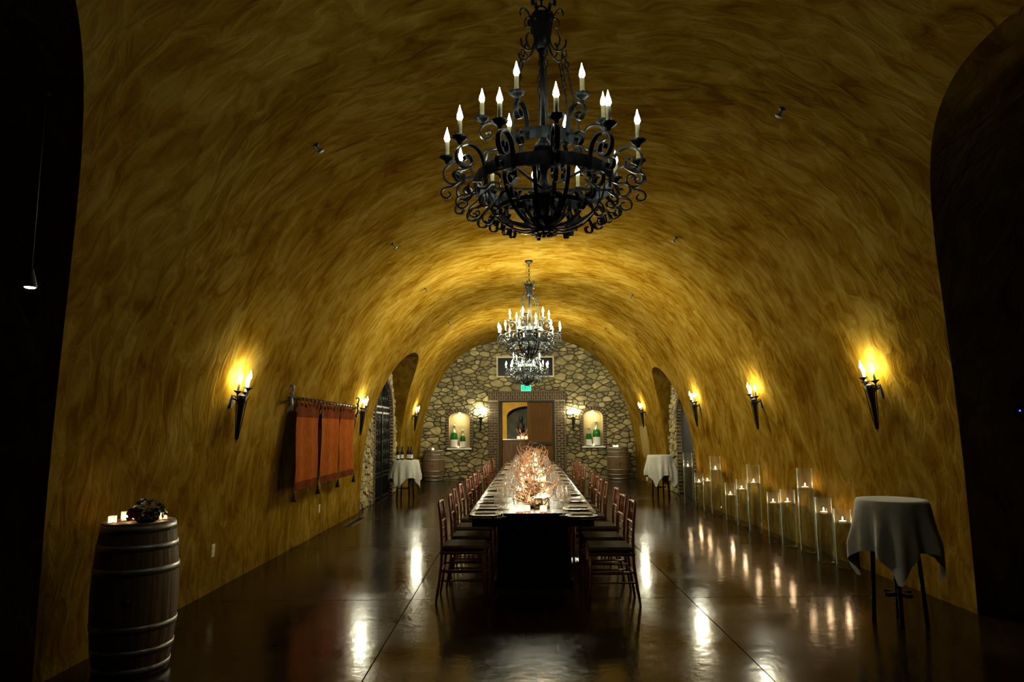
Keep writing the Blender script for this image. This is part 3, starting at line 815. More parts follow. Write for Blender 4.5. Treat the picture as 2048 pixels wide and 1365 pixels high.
def chandelier(label, loc, ceil_z, bulb, spin=0.0, tilt=None):
    t = thing('chandelier', label, 'chandelier', loc, spin, group='wrought iron chandeliers')
    obj('lower_band', band(.385, .245, .315), M['iron'], t)
    obj('upper_band', band(.212, .462, .528), M['iron'], t)
    obj('basket_ring', band(.268, .105, .130), M['iron_dull'], t)
    sp = MB()
    for k in range(3):
        a = PI * k / 3; sp.box(-.385, .385, -.009, .009, .246, .254, Matrix.Rotation(a, 3, 'Z'))
    obj('spokes', sp, M['iron_dull'], t)
    obj('column', MB().lathe([(.001, -.02), (.022, -.012), (.040, .02), (.046, .07), (.030, .10), (.022, .14), (.050, .17), (.056, .21), (.056, .25), (.030, .275), (.022, .31),
                              (.022, .36), (.050, .385), (.058, .42), (.036, .45), (.060, .475), (.052, .51), (.026, .535), (.020, .60), (.014, .62)], 14), M['iron'], t)
    obj('stem', MB().tube([(0, 0, .6), (0, 0, 1.2)], .014, 8), M['iron'], t)
    obj('crown', MB().lathe([(.030, 1.09), (.042, 1.10), (.046, 1.15), (.058, 1.19), (.062, 1.28), (.066, 1.30), (.050, 1.30), (.046, 1.2)], 14, cap=False), M['iron'], t)
    for k in range(6):
        a = 2 * PI * k / 6
        obj('crown_leaf', Cr, None, t, rot=(0, 0, a)); obj('hook', Hk, None, t, rot=(0, 0, a + PI / 6)); obj('hanging_rod', HG, None, t, rot=(0, 0, a + PI / 6))
    for k in range(12):
        a = 2 * PI * k / 12
        arm = obj('arm', A_main, None, t, rot=(0, 0, a))
        obj('drip_cup', me_cup, None, arm, (.548, 0, .415)); obj('candle_sleeve', me_sleeve, None, arm, (.548, 0, .428))
        obj('bulb', me_bulb[bulb], None, arm, (.548, 0, .519))
        obj('scroll', S_out, None, t, rot=(0, 0, a)); obj('scroll', S_mid, None, t, rot=(0, 0, a)); obj('scroll', S_bot, None, t, rot=(0, 0, a))
        obj('basket_bar', B_bar, None, t, rot=(0, 0, a + PI / 12)); obj('basket_scroll', B_in, None, t, rot=(0, 0, a))
    for k in range(6):
        a = 2 * PI * k / 6
        arm = obj('arm', A_up, None, t, rot=(0, 0, a))
        obj('drip_cup', me_cup, None, arm, (.350, 0, .655)); obj('candle_sleeve', me_sleeve, None, arm, (.350, 0, .668))
        obj('bulb', me_bulb[bulb], None, arm, (.350, 0, .759))
        obj('scroll', S_up, None, t, rot=(0, 0, a)); obj('brace', S_link, None, t, rot=(0, 0, a + PI / 6))
    # loop, chain and ceiling canopy
    top = ceil_z - loc[2]
    obj('loop', MB().tube([(.03 * math.cos(2 * PI * k / 14), 0, 1.335 + .03 * math.sin(2 * PI * k / 14)) for k in range(14)], .006, 6, closed=True), M['iron'], t)
    z = 1.385; k = 0
    while z < top - .03:
        obj('chain_link', LK, None, t, (0, 0, z), (0, 0, PI / 2 * ((k + 1) % 2))); z += .043; k += 1
    obj('canopy', MB().lathe([(.012, -.05), (.02, -.035), (.060, -.025), (.072, -.01), (.072, .03)], 16), M['iron_dull'], t, (0, 0, top))
    obj('wire', MB().tube([(.0, .0, 1.30), (-.035, 0, 1.36), (-.05, 0, (1.36 + top) / 2), (-.03, 0, top - .02)], .0025, 5), M['black'], t)
    return t

c2 = at(1056, 524, Z=HT - .02); c3 = at(1054.5, 629, Z=HT - .02)
n1 = at(1090, 475, Y=3.72)
CH = [(n1.x, 3.72, n1.z + .03), (at(1060, 716, Y=c2.y).x, c2.y, at(1060, 716, Y=c2.y).z), (at(1054, 771, Y=c3.y).x, c3.y, at(1054, 771, Y=c3.y).z)]
print('CHANDELIERS', CH)
chandelier('large near wrought iron chandelier with dim flame bulbs at the top', CH[0], HT - .015, 'bulb_near', math.radians(4))
chandelier('middle wrought iron chandelier hanging over the long table', CH[1], HT - .012, 'bulb', math.radians(10))
chandelier('farthest wrought iron chandelier in front of the black screen', CH[2], HT - .012, 'bulb', math.radians(17))

# ================================================================ TORCH SCONCES
def make_sconce(label, loc, rot):
    t = thing('torch_sconce', label, 'sconce', loc, rot=rot, group='torch wall sconces')
    obj('backplate', MB().bbox(-.02, .012, -.022, .022, -.14, .0, .005), M['iron'], t)
    obj('bracket', MB().tube([(.0, 0, -.03), (.06, 0, -.05), (.10, 0, -.06)], .012, 6), M['iron'], t)
    pr = [(.002, -.47), (.010, -.42), (.020, -.30), (.028, -.18), (.036, -.08), (.050, -.05), (.044, -.03), (.052, .0), (.030, .012), (.001, .015)]
    mb = MB().lathe(pr, 10)
    body = obj('torch_body', mb, M['iron'], t, (.100, 0, 0), (0, math.radians(-2), 0))
    for k in range(4):
        a = PI / 4 + PI / 2 * k
        obj('strap', MB().ribbon(smooth2([(.012, -.44), (.034, -.26), (.046, -.10), (.060, -.02), (.085, .0)]), .012, .005), M['iron'], body, rot=(0, 0, a))
    for (x, y, z) in ((.088, -.092, .035), (.088, .092, .035), (.150, .0, .080)):
        ax = x - .100
        arm = obj('arm', MB().tube(smooth2([(.100, 0, -.02), (.100 + ax * .6, y * .6, -.03), (.100 + ax, y, z - .06), (x, y, z - .015)]), .008, 5), M['iron'], t)
        obj('drip_cup', me_cup, None, arm, (x, y, z)); obj('candle_sleeve', me_sleeve, None, arm, (x, y, z + .012))
        obj('bulb', me_bulb['bulb_sconce'], None, arm, (x, y, z + .102))
    return t
def wall_tilt(z): return math.atan2(hw_at(z - .05) - hw_at(z + .05), .1)
def side_sconce(px, py, side, label, yforce=None):
    # slide along the wall until the sconce's head falls where it is seen
    best = None
    for i in range(2400):
        y = 4.0 + i * .008
        for z in (2.05, 2.10, 2.15, 2.2, 2.25):
            x = CX + side * (hw_at(z) - .13); d = Vector((x, y, z)) - CAM; c = R3.transposed() @ d
            qx, qy = W_PX / 2 + F_PX * c.x / -c.z, H_PX / 2 - F_PX * c.y / -c.z
            e = (qx - px) ** 2 + .3 * (qy - py) ** 2
            if best is None or e < best[0]: best = (e, y, z - .10)
    _, y, z = best
    if yforce: y = yforce
    rot = (0, wall_tilt(z) , 0) if side < 0 else (0, -wall_tilt(z), 0)
    t = make_sconce(label, (CX + side * hw_at(z), y, z), (0, 0, 0))
    R = Matrix.Rotation(0 if side < 0 else PI, 3, 'Z') @ Matrix.Rotation(.55 * wall_tilt(z), 3, 'Y')
    t.rotation_euler = R.to_euler()
    print('sconce', label, round(y, 2), round(z, 2))
side_sconce(496, 776, -1, 'nearest torch sconce on the left wall, before the rust hanging')
side_sconce(732, 815, -1, 'torch sconce on the left wall beside the stone arch')
side_sconce(829, 823, -1, 'farthest torch sconce on the left wall, past the iron gate', 19.3)
side_sconce(1727, 748, 1, 'nearest torch sconce on the right wall above the draped table')
side_sconce(1499, 785, 1, 'second nearest torch sconce on the right wall')
side_sconce(1382, 798, 1, 'torch sconce on the right wall beside the dark bay')
side_sconce(1284, 816, 1, 'farthest torch sconce on the right wall over the metal panel', 19.3)
for px, nm in ((962, 'left'), (1145.5, 'right')):
    p = at(px, 835, Y=FY - .05)
    make_sconce('torch sconce on the stone end wall %s of the doorway' % nm, (p.x, FY - .055, p.z), (0, 0, -PI / 2))

# ================================================================ LONG TABLE
TH = .76
pa, pb, pc, pd = at(944, 1029, Z=TH), at(1187, 1026, Z=TH), at(1016, 923, Z=TH), at(1108, 923, Z=TH)
tn, tf = (pa + pb) / 2, (pc + pd) / 2
tang = math.atan2(-(tf.x - tn.x), tf.y - tn.y); TL = math.hypot(tf.x - tn.x, tf.y - tn.y); TWH = .630
TO = Vector((tn.x, tn.y, 0)); TR = Matrix.Rotation(tang, 3, 'Z')
print('TABLE', tn, tf, TL, math.degrees(tang))
def tb(x, y, z=TH): return tuple(TO + TR @ Vector((x, y, z)))
table = thing('banquet_table', 'very long dark wood banquet table laid for dinner', 'table', tuple(TO), tang)
obj('tabletop', MB().bbox(-TWH, TWH, 0, TL, TH - .055, TH, .008), M['dark_wood'], table)
obj('apron', MB().box(-TWH + .03, TWH - .03, .03, .07, TH - .13, TH - .055).box(-TWH + .03, TWH - .03, TL - .07, TL - .03, TH - .13, TH - .055)
    .box(-TWH + .03, -TWH + .07, .07, TL - .07, TH - .13, TH - .055).box(TWH - .07, TWH - .03, .07, TL - .07, TH - .13, TH - .055), M['dark_wood'], table)
for k in range(5):
    y = .35 + k * (TL - .7) / 4
    p = obj('pedestal', MB().bbox(-.36, .36, y - .07, y + .07, .07, TH - .055, .01), M['dark_wood'], table)
    obj('foot', MB().bbox(-.40, .40, y - .10, y + .10, 0, .075, .012), M['dark_wood'], p)
obj('stretcher', MB().box(-.05, .05, .42, TL - .42, .22, .34), M['dark_wood'], table)

# ================================================================ CHAIRS
def make_chair(label, loc, rz):
    t = thing('banquet_chair', label, 'chair', loc, rz, group='slim spindle-back banquet chairs')
    cw = M['chair_wood']
    for s in (-1, 1):
        obj('leg', MB().tube(smooth2([(-.250, s * .185, 0), (-.205, s * .19, .30), (-.195, s * .19, .48), (-.205, s * .185, .70), (-.235, s * .18, .93)], 1), [.010] + [.014] * 7 + [.012] * 2, 6), cw, t)
        obj('leg', MB().tube([(.205, s * .195, 0), (.188, s * .19, .26), (.185, s * .19, .44)], [.010, .014, .015], 6), cw, t)
        for z in (.20, .29): obj('stretcher', MB().tube([(-.205, s * .188, z), (.190, s * .19, z)], .009, 5), cw, t)
    for z in (.24, .33):
        obj('stretcher', MB().tube([(.192, -.188, z), (.192, .188, z)], .009, 5), cw, t)
    obj('stretcher', MB().tube([(-.203, -.188, .27), (-.203, .188, .27)], .009, 5), cw, t)
    for y in (-.06, .06): obj('brace', MB().tube([(.192, y, .24), (.192, y, .42)], .006, 5), cw, t)
    obj('seat', MB().bbox(-.215, .205, -.205, .205, .435, .462, .008), cw, t)
    obj('cushion', MB().bbox(-.195, .205, -.20, .20, .462, .512, .018), M['cushion'], t)
    def bx(z): return -.205 - .03 * max(0, (z - .70) / .23)
    for z, r in ((.895, .012), (.715, .010), (.635, .009), (.555, .009)):
        obj('back_rail', MB().tube([(bx(z), -.185, z), (bx(z) - .012, 0, z), (bx(z), .185, z)], r, 6), cw, t)
    for k in range(6):
        y = -.13 + .052 * k
        obj('spindle', MB().tube([(bx(.72) - .010, y, .72), (bx(.9) - .010, y, .892)], .0058, 5), cw, t)
    return t
def rank(i, n, side):
    return ('nearest' if i == 0 else 'farthest' if i == n - 1 else ORD[i] + ' nearest') + ' mahogany spindle-back chair in the %s row' % side
leftY = [6.50, 7.08, 7.72, 8.42, 9.22, 9.72, 10.28, 11.10, 12.35, 12.90, 13.95, 14.60, 15.75]
rightY = [6.38, 6.95, 7.72, 8.58, 9.10, 9.62, 10.22, 10.86, 11.90, 12.70, 13.60, 14.20, 15.00]
cx_ = .915 - .205
proto = None; seats = []
for side, s, lst in (('left', -1, leftY), ('right', 1, rightY)):
    for i, d in enumerate(lst):
        y = d + .19 - TO.y
        jit = random.uniform(-.02, .02); ja = random.uniform(-.05, .05)
        p = tb(s * (cx_ - (.06 if s < 0 else .0) + jit), y, 0); rz = tang + (0 if s < 0 else PI) + ja
        lab = rank(i, len(lst), side)
        if proto is None: proto = make_chair(lab, p, rz)
        else: dup(proto, lab, p, rz)
        seats.append((side, s, i, y))

# ================================================================ PLACE SETTINGS
def votive_mat():
    m = bpy.data.materials.new('glowing frosted glass'); m.use_nodes = True; nt = m.node_tree; nt.nodes.clear(); N = nt.nodes.new; L = nt.links.new
    o = N('ShaderNodeOutputMaterial'); tr = N('ShaderNodeBsdfTransparent'); tl = N('ShaderNodeBsdfTranslucent'); df = N('ShaderNodeBsdfDiffuse')
    tr.inputs[0].default_value = (1, .93, .84, 1); tl.inputs[0].default_value = (.95, .80, .66, 1); df.inputs[0].default_value = (.8, .7, .6, 1)
    a = N('ShaderNodeMixShader'); a.inputs[0].default_value = .35; L(tl.outputs[0], a.inputs[1]); L(df.outputs[0], a.inputs[2])
    b = N('ShaderNodeMixShader'); b.inputs[0].default_value = .45; L(tr.outputs[0], b.inputs[1]); L(a.outputs[0], b.inputs[2])
    L(b.outputs[0], o.inputs['Surface']); return m
M['votive'] = votive_mat()
def glass_tree(label, loc):
    t = thing('wine_glass', label, 'glass', loc, group='wine glasses on the long table')
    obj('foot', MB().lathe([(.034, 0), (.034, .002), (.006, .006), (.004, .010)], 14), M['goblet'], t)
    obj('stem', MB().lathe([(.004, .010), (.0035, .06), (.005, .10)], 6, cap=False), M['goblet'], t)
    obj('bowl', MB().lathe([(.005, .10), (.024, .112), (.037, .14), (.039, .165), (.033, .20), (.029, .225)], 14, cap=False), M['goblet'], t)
    return t
def knife_mesh(fork):
    mb = MB().bbox(-.005, .005, -.11, .01, 0, .004, .001)
    if fork:
        mb.bbox(-.012, .012, .01, .05, 0, .003, .001)
        for k in range(4): mb.box(-.011 + k * .0062, -.008 + k * .0062, .05, .10, 0, .003)
    else: mb.bbox(-.009, .009, .01, .11, 0, .003, .001)
    return mb
gproto = None
plate_me = MB().lathe([(.09, 0), (.10, .003), (.145, .012), (.15, .015), (.142, .015), (.10, .007), (.001, .006)], 26).mesh('charger_plate'); plate_me.materials.append(M['china'])
rim_me = MB().lathe([(.143, .0155), (.150, .016), (.150, .014)], 26, cap=False).mesh('rim'); rim_me.materials.append(M['foil'])
nap = MB().bbox(-.10, .10, -.055, .055, 0, .010, .003).bbox(-.092, .096, -.050, .048, .010, .018, .003); nap_me = nap.mesh('napkin'); nap_me.materials.append(M['napkin'])
tie_me = MB().box(-.008, .008, -.056, .056, .017, .020).mesh('band'); tie_me.materials.append(M['linen'])
fork_me, knife_me = knife_mesh(True).mesh('fork'), knife_mesh(False).mesh('knife')
fork_me.materials.append(M['silver']); knife_me.materials.append(M['silver'])
for side, s, i, y in seats:
    rz = tang + (PI / 2 if s > 0 else -PI / 2)
    who = ('nearest' if i == 0 else ORD[i] + ' nearest') + ' place on the %s of the long table' % side
    pl = thing('charger_plate', 'bronze charger plate at the ' + who, 'plate', tb(s * .455, y, TH), rz, group='charger plates on the long table')
    obj('dish', plate_me, None, pl); obj('rim', rim_me, None, pl)
    nk = thing('napkin', 'folded taupe napkin at the ' + who, 'napkin', tb(s * .455, y, TH + .0165), tang + random.uniform(-.06, .06), group='napkins on the long table')
    obj('folded_cloth', nap_me, None, nk); obj('band', tie_me, None, nk)
    tag(obj('fork', fork_me, None, None, tb(s * .495, y - s * .185, TH), (0, 0, rz)), 'polished fork at the ' + who, 'fork', 'forks on the long table')
    tag(obj('knife', knife_me, None, None, tb(s * .495, y + s * .185, TH), (0, 0, rz)), 'polished knife at the ' + who, 'knife', 'knives on the long table')
    for q, (gx, gy, nm) in enumerate(((.330, .172 * s, 'outer'), (.285, .092 * s, 'inner'))):
        lab = '%s wine glass at the %s' % (nm, who)
        p = tb(s * gx, y + gy + random.uniform(-.01, .01), TH)
        if gproto is None: gproto = glass_tree(lab, p)
        else: dup(gproto, lab, p, random.uniform(0, 6))

# ================================================================ CANDLES, VASES AND BRANCHES
flame_me = MB().lathe([(.002, 0), (.0060, .008), (.0052, .016), (.0022, .026), (.0003, .034)], 6).mesh('flame'); flame_me.materials.append(M['flame'])
flame_low = MB().lathe([(.002, 0), (.0060, .008), (.0052, .016), (.0022, .026), (.0003, .034)], 6).mesh('flame'); flame_low.materials.append(M['flame_low'])
wax_me = MB().lathe([(.020, 0), (.034, .006), (.037, .018), (.034, .024), (.030, .0225), (.001, .021)], 16).mesh('wax'); wax_me.materials.append(M['wax'])
wick_me = MB().tube([(0, 0, .02), (.001, 0, .030)], .0012, 5).mesh('wick'); wick_me.materials.append(M['black'])
def floating_candle(label, loc, group, sc_=1.0, fm=None):
    t = thing('floating_candle', label, 'candle', loc, group=group); t.scale = (sc_,) * 3
    obj('wax', wax_me, None, t); obj('wick', wick_me, None, t); obj('flame', fm or flame_me, None, t, (0, 0, .030))
    return t
def cylinder_vase(label, loc, r, h, water, group):
    t = thing('cylinder_vase', label, 'vase', loc, group=group)
    n = 22 if r > .06 else 16
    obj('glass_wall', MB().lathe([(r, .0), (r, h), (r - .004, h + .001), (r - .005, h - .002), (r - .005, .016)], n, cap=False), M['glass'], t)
    obj('glass_base', MB().lathe([(r - .002, .0005), (r - .002, .015), (.001, .0155)], n), M['glass_solid'], t)
    obj('water', MB().lathe([(r - .007, .018), (r - .007, water), (.001, water)], n), M['water'], t)
    return t
flame_mini = flame_me
vbox = MB()
for (x0, x1, y0, y1) in ((-.035, .035, -.035, -.032), (-.035, .035, .032, .035), (-.035, -.032, -.032, .032), (.032, .035, -.032, .032)): vbox.box(x0, x1, y0, y1, .0, .078)
vbox_me = vbox.mesh('glass_box'); vbox_me.materials.append(M['votive'])
vbase_me = MB().box(-.032, .032, -.032, .032, .001, .006).mesh('glass_base'); vbase_me.materials.append(M['frost'])
vwax_me = MB().lathe([(.019, .006), (.019, .020), (.001, .020)], 12).mesh('tealight'); vwax_me.materials.append(M['wax'])
def votive(label, loc, rz, group, sc_=1.0, fm=None):
    t = thing('votive_holder', label, 'votive', loc, rz, group=group); t.scale = (sc_,) * 3
    obj('glass_box', vbox_me, None, t); obj('glass_base', vbase_me, None, t); obj('tealight', vwax_me, None, t); obj('flame', fm or flame_low, None, t, (0, 0, .024))
    return t

rnd = random.Random(3)
def branch_mb(seed, L_, elev, curl):
    r = random.Random(seed); mb = MB()
    def grow(p, d, length, r0, depth):
        n = max(4, int(length / .035)); pts = [p.copy()]; st = length / n; bend = Vector((r.uniform(-1, 1), r.uniform(-1, 1), r.uniform(-.4, .6)))
        for i in range(n):
            if r.random() < .35: bend = Vector((r.uniform(-1, 1), r.uniform(-1, 1), r.uniform(-.7, .7)))
            d = (d + bend * curl).normalized(); p = p + d * st
            p.z = max(.010, min(p.z, .46)); lim = .11 + .45 * p.z; p.x = max(-lim, min(lim, p.x)); p.y = max(-.55, min(.55, p.y))
            pts.append(p.copy())
            if depth < 2 and i > 0 and r.random() < .20:
                q = (d + Vector((r.uniform(-1, 1), r.uniform(-1, 1), r.uniform(-.5, .9))) * .9).normalized()
                grow(p.copy(), q, length * r.uniform(.25, .5), r0 * .55, depth + 1)
        mb.tube(pts, [max(.0044, r0 * (1 - .65 * i / n)) for i in range(n + 1)], 4)
    a = r.uniform(0, 2 * PI)
    grow(Vector((r.uniform(-.05, .05), r.uniform(-.22, .22), .02)), Vector((math.cos(a) * math.cos(elev), math.sin(a) * math.cos(elev) * 1.3, math.sin(elev))).normalized(), L_, (.0115), 0)
    return mb
branch_me = []
for k in range(22):
    me = branch_mb(100 + k, rnd.uniform(.32, .62), rnd.uniform(.35, 1.25), rnd.uniform(.25, .5)).mesh('branch'); me.materials.append(M['branch']); branch_me.append(me)
gold_dish = MB().lathe([(.05, 0), (.07, .004), (.10, .03), (.096, .03), (.06, .008), (.001, .008)], 18).mesh('dish'); gold_dish.materials.append(M['china'])
na = 9
for k in range(na):
    y = .62 + (TL - 1.1) * k / (na - 1)
    lab = ('nearest' if k == 0 else 'farthest' if k == na - 1 else ORD[k] + ' nearest') + ' spray of copper branches along the table centre'
    t = thing('branch_arrangement', lab, 'centrepiece', tb(rnd.uniform(-.03, .03), y, TH), tang + rnd.choice((0, PI)) + rnd.uniform(-.15, .15), group='copper branch centrepieces')
    obj('dish', gold_dish, None, t)
    pick = rnd.sample(range(22), 15)
    for q in pick:
        o = obj('branch', branch_me[q], None, t, (0, rnd.uniform(-.04, .04), 0))
        sz = .72 if k == 0 else .9 if k < 3 else 1.05
        o.scale = (rnd.choice((-1, 1)) * .95, rnd.choice((-1, 1)), sz)
# glass vases with floating candles between the sprays
nv = 24
for k in range(nv):
    y = .42 + (TL - .8) * k / (nv - 1); x = (.10 if k % 2 else -.09) + rnd.uniform(-.05, .05)
    if k == 0: x = .06
    if k == 1: x, y = .13, .50
    h = (.115, .20, .16, .27)[k % 4] if k > 1 else .125
    w_ = h * .62 if k > 1 else .10
    who = ('nearest' if k == 0 else ORD[k] + ' nearest' if k < 20 else ('fourth', 'third', 'second', '')[k - 20] + (' ' if k < 23 else '') + 'farthest')
    p = tb(x, y, TH)
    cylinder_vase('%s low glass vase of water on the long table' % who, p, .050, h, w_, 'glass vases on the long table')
    floating_candle('lit candle floating in the %s vase on the long table' % who, (p[0], p[1], p[2] + w_ - .012), 'floating candles on the long table', 1.0)
nvt = 26
for k in range(nvt):
    y = .17 + (TL - .5) * k / (nvt - 1) + rnd.uniform(-.05, .05); x = (-1 if k % 2 == 0 else 1) * rnd.uniform(.12, .19)
    if k == 0: x, y = -.13, .12
    if k == 1: x, y = -.055, .16
    if k == 2: x, y = .105, .11
    who = ('nearest' if k == 0 else ORD[k] + ' nearest' if k < 20 else ('sixth', 'fifth', 'fourth', 'third', 'second', '')[k - 20] + (' ' if k < 25 else '') + 'farthest')
    votive('%s glowing square votive on the long table' % who, tb(x, y, TH), tang + rnd.uniform(-.4, .4), 'square votives on the long table', .80, flame_low)

# ---- tall cylinders along the right wall
CYL = [(1379, 1008, 910, 937), (1400, 1015, 949, 968), (1417, 1021, 957, 963), (1435, 1029, 917, 944), (1463, 1041, 967, 991), (1487, 1052, 963, 983),
       (1512, 1058, 929, 965), (1550, 1075, 988, 1009), (1580, 1088, 980, 1005), (1618, 1104, 944, 982), (1653, 1115, 993, 1022), (1691, 1132, 1022, 1047)]
for k, (px, yb, yt, yc) in enumerate(CYL):
    X = 3.66 + (.07 if k % 2 else 0)
    p = at(px, yb, Z=0.0)
    r = .097 if (yb - yt) > 95 else .086
    if p.x > X: 
        # keep clear of the wall: same direction, shorter distance
        d = ray(px, yb - 6); p = Vector((X, X / d.x * d.y, 0))
    ppm = F_PX / p.y
    h = min(1.05, (yb - yt) / ppm * 1.0); w_ = (yb - yc) / ppm
    who = 'nearest' if k == 11 else 'farthest' if k == 0 else ORD[11 - k] + ' nearest'
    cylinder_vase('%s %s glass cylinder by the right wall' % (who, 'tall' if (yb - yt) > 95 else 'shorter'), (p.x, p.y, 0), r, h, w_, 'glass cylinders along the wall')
    floating_candle('lit candle floating in the %s glass cylinder by the right wall' % who, (p.x, p.y, w_ - .012), 'floating candles along the wall', 1.15, flame_low)

# ================================================================ DRAPED TABLES
def cloth(R_, L_, ztop, seed, n=144):
    r = random.Random(seed); ph = [r.uniform(0, 6.28) for _ in range(4)]; mb = MB(); vs = []; rows = 22
    for i in range(rows + 1):
        for k in range(n):
            a = 2 * PI * k / n
            rho = L_ / max(abs(math.cos(a)), abs(math.sin(a)))
            rho = min(rho, L_ * 1.36)
            if i <= 6: q = R_ * i / 6; z = ztop + .004; rr = q
            else:
                drop = (rho - R_) * (i - 6) / (rows - 6)
                fold = .5 + .5 * math.sin(a * 9 + ph[0]) * .7 + .3 * math.sin(a * 5 + ph[1])
                f = min(1, drop / .35)
                rr = R_ + .010 + f * (.005 + .075 * fold + .03 * math.sin(a * 14 + ph[2]) * f); z = ztop + .004 - drop * .985 + .006 * (i == 7)
            vs.append((rr * math.cos(a), rr * math.sin(a), z))
    fs = []
    for i in range(rows):
        for k in range(n):
            k2 = (k + 1) % n
            if i == 0: 
                fs.append((k, n + k, n + k2)) ; continue
            fs.append((i * n + k, (i + 1) * n + k, (i + 1) * n + k2, i * n + k2))
    return mb.add(vs, fs, True)
def bistro(label, clabel, loc, R_, ztop, L_, seed, rz):
    t = thing('round_table', label, 'table', loc, rz, group='small round tables')
    obj('tabletop', MB().lathe([(R_ - .005, ztop - .03), (R_, ztop - .025), (R_, ztop - .002), (.001, ztop)], 32), M['dark_wood'], t)
    for k in range(4):
        a = PI / 4 + PI / 2 * k
        obj('leg', MB().tube([(math.cos(a) * R_ * .55, math.sin(a) * R_ * .55, ztop - .03), (math.cos(a) * R_ * .72, math.sin(a) * R_ * .72, 0)], .018, 6), M['dark_wood'], t)
    obj('shelf_ring', MB().box(-R_ * .45, R_ * .45, -.02, .02, .22, .25).box(-.02, .02, -R_ * .45, R_ * .45, .22, .25), M['dark_wood'], t)
    c = obj('tablecloth', cloth(R_, L_, ztop, seed), M['linen'], None, loc, (0, 0, rz))
    tag(c, clabel, 'tablecloth', 'white tablecloths')
    return t
nt_ = at(1782, 1000, Y=5.75)
bistro('tall round table hidden under white cloth by the glass cylinders', 'white cloth draped over the tall round table by the cylinders', (nt_.x, nt_.y, 0), .262, nt_.z, .66, 4, .35)
lt = at(811, 921, Y=16.2); lt.x = max(lt.x, -2.62)
bistro('round table with wine bottles beside the iron gate', 'white cloth under four wine bottles beside the iron gate', (lt.x, lt.y, 0), .30, lt.z, .70, 9, .5)
rt = at(1319, 911, Y=15.9)
bistro('round table standing before the dark right bay', 'white cloth draped over the bare table by the right bay', (min(rt.x, 3.42), rt.y, 0), .27, rt.z, .72, 14, .25)

def bottle(label, loc, h, r, mat, cat, group, foil='foil', lab=(.08, .36)):
    t = thing('wine_bottle', label, cat, loc, random.uniform(-.3, .3), group=group)
    pr = [(r * .85, 0), (r, .01 * h), (r, h * .52), (r * .90, h * .60), (r * .52, h * .70), (r * .36, h * .78), (r * .34, h * .94), (r * .40, h * .945), (r * .40, h * .975), (r * .32, h)]
    obj('glass', MB().lathe(pr, 16), M[mat], t)
    obj('paper_label', MB().lathe([(r * 1.015, h * lab[0]), (r * 1.015, h * lab[1])], 16, cap=False), M['label'], t)
    obj('foil', MB().lathe([(r * .66, h * .665), (r * .54, h * .71), (r * .40, h * .78), (r * .38, h * .935), (r * .45, h * .94), (r * .45, h * .98), (r * .36, h * 1.006), (.001, h * 1.01)], 14, cap=False), M[foil], t)
    return t
for k, (px, nm) in enumerate(((795.5, 'first'), (804, 'second'), (816.5, 'third'), (822.5, 'fourth'))):
    p = at(px, 921, Y=lt.y + (-.10, .05, .09, -.04)[k])
    bottle('%s dark wine bottle from the iron gate on the draped table' % nm, (p.x, p.y, lt.z + .005), .31, .038, 'wine', 'bottle', 'wine bottles on the draped table', 'black', (.12, .40))
for n_, side, spec in ((nl, 'left', ((907.5, .74, 'large'), (925, .57, 'smaller'))), (nr, 'right', ((1194.5, .80, 'large'), (1178.5, .60, 'smaller')))):
    for px, h, nm in spec:
        p = fw(px, 890)
        bottle('%s green champagne bottle in the %s niche' % (nm, side), (p[0], FY + .10, n_[2] + .005), h, h * .155, 'champagne', 'bottle', 'champagne bottles in the niches', 'foil', (.04, .36))
    votive('small votive between the champagne bottles in the %s niche' % side, (fw(916.5 if side == 'left' else 1187, 890)[0], FY + .02, n_[2] + .005), 0, 'niche votives', .8)

# ================================================================ BARRELS
def make_barrel(label, loc, rz, h=.93, r0=.285, r1=.345):
    t = thing('wine_barrel', label, 'barrel', loc, rz, group='oak wine barrels')
    def rad(z): s = (z / h - .5) * 2; return r1 - (r1 - r0) * s * s
    n = 22; mb = MB(); rows = 9; vs = []; fs = []
    for i in range(rows):
        z = h * i / (rows - 1)
        for da, dr in ((-.97, 0), (0, .002), (.97, 0), (.97, -.025), (-.97, -.025)):
            a = PI / n * da; r = rad(z) + dr; vs.append((r * math.cos(a), r * math.sin(a), z))
    for i in range(rows - 1):
        for k in range(5): fs.append((i * 5 + k, i * 5 + (k + 1) % 5, i * 5 + 5 + (k + 1) % 5, i * 5 + 5 + k))
    fs += [(4, 3, 2, 1, 0), tuple((rows - 1) * 5 + k for k in range(5))]
    sm = mb.add(vs, fs).mesh('stave'); sm.materials.append(M['oak'])
    for k in range(n): obj('stave', sm, None, t, rot=(0, 0, 2 * PI * k / n))
    for z, w_ in ((.012, .045), (.135, .040), (.285, .042), (h - .327, .042), (h - .175, .040), (h - .057, .045)):
        obj('hoop', MB().lathe([(rad(z) + .001, z), (rad(z) + .006, z), (rad(z + w_) + .006, z + w_), (rad(z + w_) + .001, z + w_)], 36, cap=False), M['hoop'], t)
    obj('head', MB().lathe([(r0 - .02, h - .035), (r0 - .02, h - .015), (.001, h - .015)], 30), M['oak'], t)
    obj('head', MB().lathe([(r0 - .02, .03), (r0 - .02, .01), (.001, .01)], 30), M['oak'], t)
    obj('bung', MB().lathe([(.022, 0), (.022, .014), (.001, .014)], 12), M['black'], t, (0, -(r1 - .004), h / 2), (PI / 2, 0, 0))
    return t
bp0 = at(279, 1042, Y=4.85)
bh = bp0.z; bx_ = max(bp0.x, -2.68)
bar0 = make_barrel('oak wine barrel by the left wall with flowers and votives', (bx_, 4.85, 0), .3, bh, .225, .268)
